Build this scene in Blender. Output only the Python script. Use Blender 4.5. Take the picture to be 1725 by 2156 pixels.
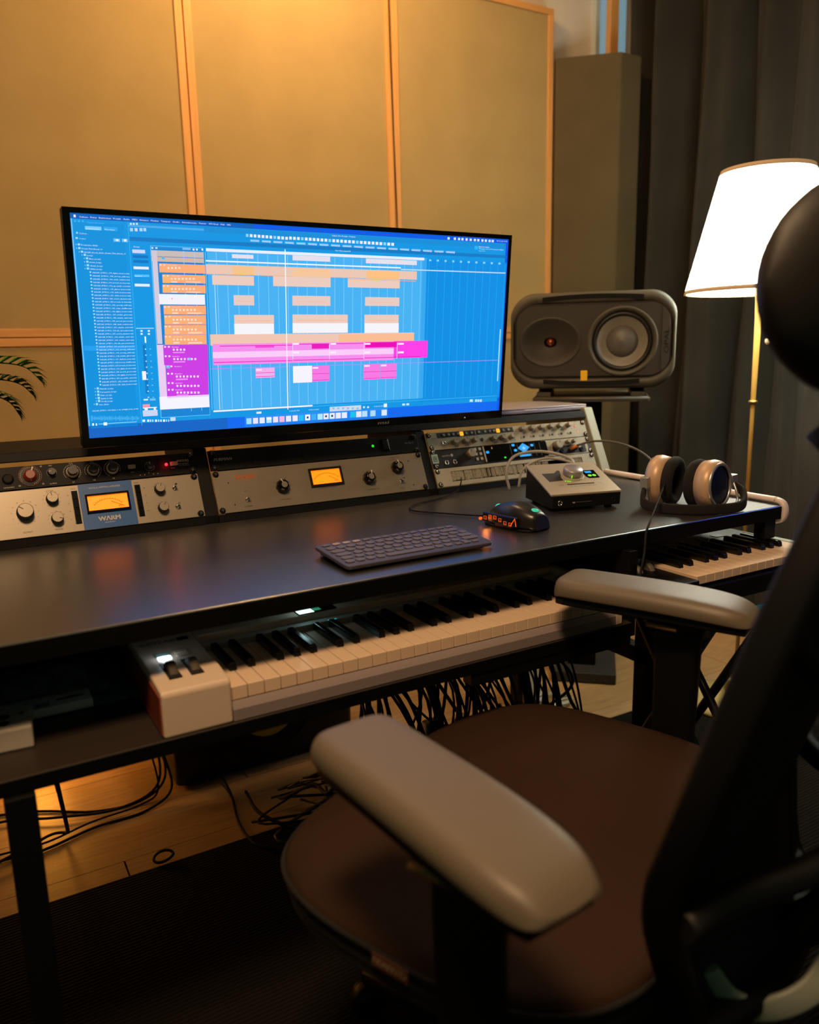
import bpy, math, random
from mathutils import Vector, Matrix, Euler
random.seed(7)
for o in list(bpy.data.objects): bpy.data.objects.remove(o)
SC = bpy.context.scene
COL = SC.collection
PI = math.pi
def lin(h):
    if isinstance(h, str):
        h = h.lstrip('#'); c = [int(h[i:i+2], 16)/255 for i in (0, 2, 4)]
    else: c = list(h)
    return [x/12.92 if x <= .04045 else ((x+.055)/1.055)**2.4 for x in c]
# ------------------------------------------------------------------ camera
cam = bpy.data.cameras.new('camera'); camo = bpy.data.objects.new('camera', cam); COL.objects.link(camo)
SC.camera = camo
yaw, pitch, roll = -0.52065, 0.19977, -0.02218
cyw, syw = math.cos(yaw), math.sin(yaw)
fv = Vector((-syw*math.cos(pitch), cyw*math.cos(pitch), -math.sin(pitch)))
rv = Vector((cyw, syw, 0)); uv_ = rv.cross(fv)
r2 = math.cos(roll)*rv + math.sin(roll)*uv_; u2 = -math.sin(roll)*rv + math.cos(roll)*uv_
M = Matrix((( r2.x, u2.x, -fv.x, -0.43685), (r2.y, u2.y, -fv.y, -0.99208), (r2.z, u2.z, -fv.z, 1.06246), (0, 0, 0, 1)))
camo.matrix_world = M
cam.sensor_fit = 'VERTICAL'; cam.sensor_height = 36.0; cam.lens = 1674.62/2156*36.0
cam.clip_start = .02; cam.clip_end = 50
cam.dof.use_dof = True; cam.dof.focus_distance = 1.5; cam.dof.aperture_fstop = 3.2
# ------------------------------------------------------------------ world, lights, exposure
w = bpy.data.worlds.new('world'); SC.world = w; w.use_nodes = True
w.node_tree.nodes['Background'].inputs[0].default_value = (0.22, 0.48, 0.30, 1)
w.node_tree.nodes['Background'].inputs[1].default_value = 0.09
SC.view_settings.view_transform = 'Standard'; SC.view_settings.look = 'None'
SC.view_settings.exposure = 0.0; SC.view_settings.gamma = 1.0; SC.view_settings.use_curve_mapping = False
def area(name, loc, target, size, power, col, size_y=None):
    l = bpy.data.lights.new(name, 'AREA'); l.energy = power; l.color = col; l.size = size
    if size_y: l.shape = 'RECTANGLE'; l.size_y = size_y
    o = bpy.data.objects.new(name, l); COL.objects.link(o); o.location = loc
    d = Vector(target)-Vector(loc); o.rotation_euler = d.to_track_quat('-Z', 'Y').to_euler()
    return o
def point(name, loc, power, col, r=.05):
    l = bpy.data.lights.new(name, 'POINT'); l.energy = power; l.color = col; l.shadow_soft_size = r
    o = bpy.data.objects.new(name, l); COL.objects.link(o); o.location = loc; return o
area('wall_wash_light', (.55, 1.05, 2.62), (.62, 1.62, 2.0), .30, 19.0, (1.0, .60, .27))
area('ceiling_light', (-.48, -.80, 2.45), (.1, .05, .7), .40, 36.0, (1.0, .62, .33))
point('floor_level_light', (-.34, 1.22, .15), 3.2, (1.0, .37, .04), .05)
def spot(name, loc, target, power, col, deg, r=.15, blend=.4):
    l = bpy.data.lights.new(name, 'SPOT'); l.energy = power; l.color = col; l.spot_size = math.radians(deg); l.spot_blend = blend; l.shadow_soft_size = r
    o = bpy.data.objects.new(name, l); COL.objects.link(o); o.location = loc
    o.rotation_euler = (Vector(target)-Vector(loc)).to_track_quat('-Z', 'Y').to_euler(); return o
spot('blue_side_light', (2.0, -.62, 1.05), (.95, .38, .80), 60.0, (.10, .22, 1.0), 38)
# ------------------------------------------------------------------ materials
MATS = {}
def mat(name, col, rough=.5, metal=0., emit=None, strength=1., bump=0., bscale=200., var=0., vscale=8., spec=.5, trans=0., coat=0., alpha=1., wood=None):
    if name in MATS: return MATS[name]
    m = bpy.data.materials.new(name); m.use_nodes = True; nt = m.node_tree; n = nt.nodes; b = n['Principled BSDF']
    c = lin(col)
    b.inputs['Base Color'].default_value = (*c, 1); b.inputs['Roughness'].default_value = rough; b.inputs['Metallic'].default_value = metal
    b.inputs['Specular IOR Level'].default_value = spec
    if trans: b.inputs['Transmission Weight'].default_value = trans
    if coat: b.inputs['Coat Weight'].default_value = coat; b.inputs['Coat Roughness'].default_value = .1
    if alpha < 1: b.inputs['Alpha'].default_value = alpha
    if emit: b.inputs['Emission Color'].default_value = (*lin(emit), 1); b.inputs['Emission Strength'].default_value = strength
    tc = n.new('ShaderNodeTexCoord')
    if var or wood:
        ns = n.new('ShaderNodeTexNoise'); ns.inputs['Scale'].default_value = vscale; ns.inputs['Detail'].default_value = 4
        mp = n.new('ShaderNodeMapping'); nt.links.new(tc.outputs['Object'], mp.inputs[0]); nt.links.new(mp.outputs[0], ns.inputs[0])
        if wood: mp.inputs['Scale'].default_value = wood
        rp = n.new('ShaderNodeMapRange'); rp.inputs[1].default_value = .3; rp.inputs[2].default_value = .7
        rp.inputs[3].default_value = 1-var; rp.inputs[4].default_value = 1+var
        nt.links.new(ns.outputs[0], rp.inputs[0])
        mx = n.new('ShaderNodeVectorMath'); mx.operation = 'SCALE'; mx.inputs[0].default_value = c
        nt.links.new(rp.outputs[0], mx.inputs['Scale']); nt.links.new(mx.outputs[0], b.inputs['Base Color'])
    if bump:
        nb = n.new('ShaderNodeTexNoise'); nb.inputs['Scale'].default_value = bscale; nb.inputs['Detail'].default_value = 3
        nt.links.new(tc.outputs['Object'], nb.inputs[0]); bp = n.new('ShaderNodeBump'); bp.inputs['Strength'].default_value = bump
        bp.inputs['Distance'].default_value = .002
        nt.links.new(nb.outputs[0], bp.inputs['Height']); nt.links.new(bp.outputs[0], b.inputs['Normal'])
    MATS[name] = m; return m
def fabric_mat(name, col, weave=900., var=.12, rough=.95, bump=.5):
    m = mat(name, col, rough, var=var, vscale=5, spec=.15)
    nt = m.node_tree; n = nt.nodes; b = n['Principled BSDF']; tc = n.new('ShaderNodeTexCoord')
    w1 = n.new('ShaderNodeTexWave'); w1.bands_direction = 'X'; w1.inputs['Scale'].default_value = weave/6.28; w1.inputs['Distortion'].default_value = 1.5
    w2 = n.new('ShaderNodeTexWave'); w2.bands_direction = 'Z'; w2.inputs['Scale'].default_value = weave/6.28; w2.inputs['Distortion'].default_value = 1.5
    ad = n.new('ShaderNodeMath'); ad.operation = 'ADD'
    for q, i in ((w1, 0), (w2, 1)): nt.links.new(tc.outputs['Object'], q.inputs[0]); nt.links.new(q.outputs['Fac'], ad.inputs[i])
    bp = n.new('ShaderNodeBump'); bp.inputs['Strength'].default_value = bump; bp.inputs['Distance'].default_value = .001
    nt.links.new(ad.outputs[0], bp.inputs['Height']); nt.links.new(bp.outputs[0], b.inputs['Normal'])
    return m
PANEL_FAB = fabric_mat('beige_panel_cloth', 'b89d68', 1500, .06)
PINE = mat('pine_wood', 'd79c58', .6, var=.12, vscale=9, wood=(6, 6, .6), bump=.15, bscale=60)
PINE_H = mat('pine_wood_rail', 'd79c58', .6, var=.12, vscale=9, wood=(.6, 6, 6), bump=.15, bscale=60)
WALLM = mat('wall_paint', 'd8cdbd', .85, bump=.1, bscale=300, var=.03)
BLACKLAM = mat('black_laminate', '120f0d', .31, bump=.03, bscale=1800, var=.05, vscale=40, spec=.5)
BLACKLAM.node_tree.nodes['Principled BSDF'].inputs['IOR'].default_value = 3.0
BLACKM = mat('black_metal', '070808', .6, spec=.2, bump=.1, bscale=900)
BLACKP = mat('black_plastic', '0a0a0b', .45, spec=.3, bump=.05, bscale=900)
GLOSSB = mat('gloss_black', '070707', .15)
DARKP = mat('dark_grey_plastic', '26262a', .45, bump=.05, bscale=900)
SILVER = mat('brushed_silver', '8e8678', .42, metal=.55, var=.05, vscale=30, wood=(1, 60, 60))
PALE = mat('pale_silver', '98937f', .5, metal=.2, var=.04, vscale=30)
CHROME = mat('chrome', 'c8c8c8', .18, metal=1.)
WHITEP = mat('white_plastic', 'd8cfc6', .42, bump=.03, bscale=900)
EDGESHADE = mat('edge_shade_band', '060606', .75, spec=.1)  # shade put into colour, keeps the key-lit front edges black
KEYW = mat('ivory_white_key', 'e2c8ac', .3)
KEYB = mat('black_key', '0c0b0b', .22)
AMBER = mat('amber_glow', 'd08020', .4, emit='ff7008', strength=1.7)
REDL = mat('red_led', '400000', .4, emit='ff2030', strength=4)
GREENL = mat('green_led', '003000', .4, emit='20e028', strength=1.2)
LIMEL = mat('lime_led', '003000', .4, emit='7cf020', strength=1.1)
CYANL = mat('cyan_glow', '002030', .4, emit='1ea0f0', strength=1.0)
TEALL = mat('teal_glow', '002030', .4, emit='30d8b8', strength=1.0)
ORANGEL = mat('orange_glow', '301000', .4, emit='ff5a10', strength=1.3)
AMBSQ = mat('amber_button', '503000', .4, emit='ffae28', strength=1.1)
WHITEL = mat('white_glow', 'ffffff', .4, emit='dff4ff', strength=3)
BLUEPNL = mat('blue_enamel', '1458a0', .4, var=.04)
PRINTD = mat('dark_print', '28241f', .7); PRINTW = mat('white_print', 'c8c4bc', .7); PRINTO = mat('orange_print', 'cc5a20', .6)
PRINTG = mat('grey_print', '85858a', .6)
RUBBER = mat('black_rubber', '080808', .75, spec=.25)
# ------------------------------------------------------------------ mesh builder
class MB:
    def __init__(s): s.v = []; s.f = []; s.m = []; s.ms = []; s.sm = []
    def mi(s, m):
        if m not in s.ms: s.ms.append(m)
        return s.ms.index(m)
    def add(s, vs, fs, m, smooth=False, T=None):
        o = len(s.v); i = s.mi(m)
        s.v += [tuple(T @ Vector(v)) if T else tuple(v) for v in vs]
        for f in fs: s.f.append([o+k for k in f]); s.m.append(i); s.sm.append(smooth)
        return s
    def box(s, a, b, m, T=None):
        x0, y0, z0 = a; x1, y1, z1 = b
        vs = [(x0,y0,z0),(x1,y0,z0),(x1,y1,z0),(x0,y1,z0),(x0,y0,z1),(x1,y0,z1),(x1,y1,z1),(x0,y1,z1)]
        return s.add(vs, [(0,3,2,1),(4,5,6,7),(0,1,5,4),(1,2,6,5),(2,3,7,6),(3,0,4,7)], m, T=T)
    def prism(s, poly, z0, z1, m, T=None, smooth=False):
        n = len(poly); vs = [(x, y, z0) for x, y in poly]+[(x, y, z1) for x, y in poly]
        s.add(vs, [tuple(range(n))[::-1], tuple(range(n, 2*n))], m, False, T)
        o = len(s.v)-2*n; i = s.mi(m)
        for k in range(n):
            s.f.append([o+k, o+(k+1) % n, o+n+(k+1) % n, o+n+k]); s.m.append(i); s.sm.append(smooth)
        return s
    def xprism(s, poly, x0, x1, m, T=None):   # poly in (y,z), extruded along x
        R = Matrix(((0,0,1,0),(1,0,0,0),(0,1,0,0),(0,0,0,1)))
        return s.prism(poly, x0, x1, m, (T @ R) if T else R)
    def rbox(s, a, b, r, m, n=4, T=None, smooth=True):   # rounded in xy plane
        x0, y0, z0 = a; x1, y1, z1 = b; return s.prism(rpoly(x0, y0, x1, y1, r, n), z0, z1, m, T, smooth)
    def lathe(s, prof, m, n=24, T=None, smooth=True, cap=True):
        vs = []; fs = []
        for r, z in prof:
            for k in range(n): a = 2*PI*k/n; vs.append((r*math.cos(a), r*math.sin(a), z))
        for j in range(len(prof)-1):
            for k in range(n): fs.append((j*n+k, j*n+(k+1) % n, (j+1)*n+(k+1) % n, (j+1)*n+k))
        s.add(vs, fs, m, smooth, T)
        o = len(s.v)-len(vs); i = s.mi(m)
        if cap:
            if prof[0][0] > 1e-6: s.f.append([o+k for k in range(n)][::-1]); s.m.append(i); s.sm.append(False)
            if prof[-1][0] > 1e-6: s.f.append([o+(len(prof)-1)*n+k for k in range(n)]); s.m.append(i); s.sm.append(False)
        return s
    def cyl(s, c, r, h, m, n=20, T=None):
        t = Matrix.Translation(c); return s.lathe([(r, 0), (r, h)], m, n, (T @ t) if T else t)
    def tube(s, pts, r, m, n=8, T=None, closed=False, rf=None):
        P = [Vector(p) for p in pts]; k = len(P); vs = []; fs = []
        up = Vector((0, 0, 1)); prev = None
        for i in range(k):
            if closed: d = P[(i+1) % k]-P[i-1]
            else: d = P[min(i+1, k-1)]-P[max(i-1, 0)]
            d.normalize()
            if prev is None:
                a = d.cross(up)
                if a.length < 1e-3: a = d.cross(Vector((1, 0, 0)))
            else: a = prev - d*prev.dot(d)
            a.normalize(); prev = a; b = d.cross(a)
            rr = rf(i/(k-1)) if rf else r
            for j in range(n): t = 2*PI*j/n; vs.append(P[i]+a*math.cos(t)*rr+b*math.sin(t)*rr)
        for i in range(k if closed else k-1):
            for j in range(n): fs.append((i*n+j, i*n+(j+1) % n, ((i+1) % k)*n+(j+1) % n, ((i+1) % k)*n+j))
        s.add(vs, fs, m, True, T)
        if not closed:
            o = len(s.v)-len(vs); i = s.mi(m)
            s.f.append([o+j for j in range(n)][::-1]); s.m.append(i); s.sm.append(False)
            s.f.append([o+(k-1)*n+j for j in range(n)]); s.m.append(i); s.sm.append(False)
        return s
    def ball(s, c, rx, ry, rz, m, n=20, k=12, T=None):
        t = Matrix.Translation(c) @ Matrix.Diagonal((rx, ry, rz, 1))
        prof = [(math.sin(PI*i/k), -math.cos(PI*i/k)) for i in range(k+1)]
        return s.lathe(prof, m, n, (T @ t) if T else t, cap=False)
    def rings(s, rings, m, smooth=True, T=None, cap=True):   # cap='a' closes only the first ring
        n = len(rings[0]); vs = [v for r in rings for v in r]; fs = []
        for j in range(len(rings)-1):
            for k in range(n): fs.append((j*n+k, j*n+(k+1) % n, (j+1)*n+(k+1) % n, (j+1)*n+k))
        s.add(vs, fs, m, smooth, T); o = len(s.v)-len(vs); i = s.mi(m)
        if cap:
            s.f.append([o+k for k in range(n)][::-1]); s.m.append(i); s.sm.append(False)
            if cap != 'a': s.f.append([o+(len(rings)-1)*n+k for k in range(n)]); s.m.append(i); s.sm.append(False)
        return s
    def mesh(s, name):
        me = bpy.data.meshes.new(name); me.from_pydata(s.v, [], s.f)
        for m in s.ms: me.materials.append(m)
        me.polygons.foreach_set('material_index', s.m); me.polygons.foreach_set('use_smooth', s.sm)
        me.update(); return me
    def build(s, name, parent=None, loc=None, rot=None, bev=0., kind=None, label=None, seg=2, fixn=False):
        me = s.mesh(name)
        o = bpy.data.objects.new(name, me); COL.objects.link(o)
        if fixn:
            import bmesh
            bm = bmesh.new(); bm.from_mesh(me); bmesh.ops.recalc_face_normals(bm, faces=bm.faces); bm.to_mesh(me); bm.free()
        if parent: o.parent = parent
        if loc: o.location = loc
        if rot: o.rotation_euler = rot
        if bev:
            b = o.modifiers.new('bevel', 'BEVEL'); b.width = bev; b.segments = seg; b.limit_method = 'ANGLE'; b.angle_limit = .7
        if kind: o['kind'] = kind
        if label: o['label'] = label
        return o
def rpoly(x0, y0, x1, y1, r, n=4):
    r = min(r, (x1-x0)/2-1e-6, (y1-y0)/2-1e-6); P = []
    for cx, cy, a0 in ((x1-r, y1-r, 0), (x0+r, y1-r, PI/2), (x0+r, y0+r, PI), (x1-r, y0+r, 1.5*PI)):
        for k in range(n+1): a = a0+PI/2*k/n; P.append((cx+r*math.cos(a), cy+r*math.sin(a)))
    return P
def thing(name, label, cat, loc=(0,0,0), rot=(0,0,0), group=None):
    o = bpy.data.objects.new(name, None); o.empty_display_size = .05; COL.objects.link(o)
    o.location = loc; o.rotation_euler = rot; o['label'] = label; o['category'] = cat
    if group: o['group'] = group
    return o
def tag(o, label, cat, group=None):
    o['label'] = label; o['category'] = cat
    if group: o['group'] = group
    return o
def struct(o): o['kind'] = 'structure'; return o
def inst(o, parent, loc=None, rot=None, scale=None, name=None):
    c = o.copy(); COL.objects.link(c); c.parent = parent
    if name: c.name = name
    if loc is not None: c.location = loc
    if rot is not None: c.rotation_euler = rot
    if scale is not None: c.scale = scale
    return c
def smooth_path(P, n=6):
    P = [Vector(p) for p in P]; out = []
    Q = [P[0]*2-P[1]]+P+[P[-1]*2-P[-2]]
    for i in range(1, len(Q)-2):
        for k in range(n):
            t = k/n; a, b, c, d = Q[i-1], Q[i], Q[i+1], Q[i+2]
            out.append(.5*((2*b)+(c-a)*t+(2*a-5*b+4*c-d)*t*t+(3*b-a-3*c+d)*t**3))
    out.append(P[-1]); return out
def holed_face(loops):     # flat face with holes from closed 2D loops
    c = bpy.data.curves.new('t', 'CURVE'); c.dimensions = '2D'; c.fill_mode = 'FRONT'
    for L in loops:
        s = c.splines.new('POLY'); s.points.add(len(L)-1); s.use_cyclic_u = True
        for p, q in zip(s.points, L): p.co = (q[0], q[1], 0, 1)
    o = bpy.data.objects.new('t', c); COL.objects.link(o)
    me = bpy.data.meshes.new_from_object(o.evaluated_get(bpy.context.evaluated_depsgraph_get()))
    vs = [tuple(v.co) for v in me.vertices]; fs = [tuple(p.vertices) for p in me.polygons]
    bpy.data.objects.remove(o); bpy.data.curves.remove(c); bpy.data.meshes.remove(me); return vs, fs
# text -> mesh data
TXTC = {}
def text_data(st, res=1):
    if (st, res) in TXTC: return TXTC[(st, res)]
    c = bpy.data.curves.new('t', 'FONT'); c.body = st; c.size = 1.; c.resolution_u = res
    o = bpy.data.objects.new('t', c); COL.objects.link(o)
    dg = bpy.context.evaluated_depsgraph_get(); me = bpy.data.meshes.new_from_object(o.evaluated_get(dg))
    vs = [tuple(v.co) for v in me.vertices]; fs = [tuple(p.vertices) for p in me.polygons]
    bpy.data.objects.remove(o); bpy.data.curves.remove(c); bpy.data.meshes.remove(me)
    TXTC[(st, res)] = (vs, fs); return vs, fs
def put_text(mb, st, x, y, h, m, z=0., width=None, align='l', T=None, shear=0., bold=0., res=2):
    vs, fs = text_data(st, res)
    if not vs: return
    x0 = min(v[0] for v in vs); x1 = max(v[0] for v in vs); s = h/.7
    sx = width/(x1-x0) if width else s
    off = 0 if align == 'l' else -(x1-x0)*sx/2
    for k in ([0] if not bold else [-bold, bold]):
        mb.add([(x+k+off+(a-x0)*sx+shear*b*s, y+b*s, z) for a, b, c in vs], fs, m, False, T)
# text meshes for the screen are prepared now, while the scene is still small
SCOL='0058dc 005fbe 0073c8 0078c8 008cdc 008fd6 0568e8 0594dc 0a50dc 0a64c8 0a78c6 0f82cd 0f8cd2 1478e6 14bee1 1e3c64 1e9be8 1eafeb 1eb4f5 1eb9eb 23a5eb 2d8cf0 37b4f0 3c9bdc 3caaeb 3cb9f0 46afeb 50a8e2 50b4eb 50b9f5 5abef0 64c8fa 6ebef5 78b4eb 78c8f5 78c8fa 8cb9dc 8cbef0 8cc3f0 8cd2fa 8cd2ff a0dcff aa8cf0 aad2f5 aad7f5 b4dcf0 b4e1ff b4e6fa b4e6ff c3dcf5 c8b9b9 c8d7e6 c8d7f0 c8dcf5 c8e6fa c8e6ff c8f0ff cd3cdc cdd2f0 d2b4a5 d2c8d7 d2d2dc d2d2f5 d2ebff dce6f5 dce6ff dcebff e1c8c3 e1dce6 e1e6f0 e1ebf5 e1ebfa e600b4 e614be e68cf0 e6c3b4 e6c8be e6c8eb e6e1eb e6e1f0 e6e6f0 e6ebf0 e6ebf5 e6ebfa e6f0fa e6f0ff eb50d2 ebaee6 ebc3b4 ebe6f0 eeeef2 f078dc f08ce6 f0c08c f0c39b f0f0f2 f0f0f5 f0f0fa f0f5ff f0faff f4f4ff f5b4d7 f5b991 f5c8f0 fa3ce1 fa8c8c fa96aa fabe82 fae1fa fae6fa ffaa64 ffaa78 ffb468 ffd2be ffdcc8 ffe1cd ffe6d2 ffe6ff ffffff'.split()
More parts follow.
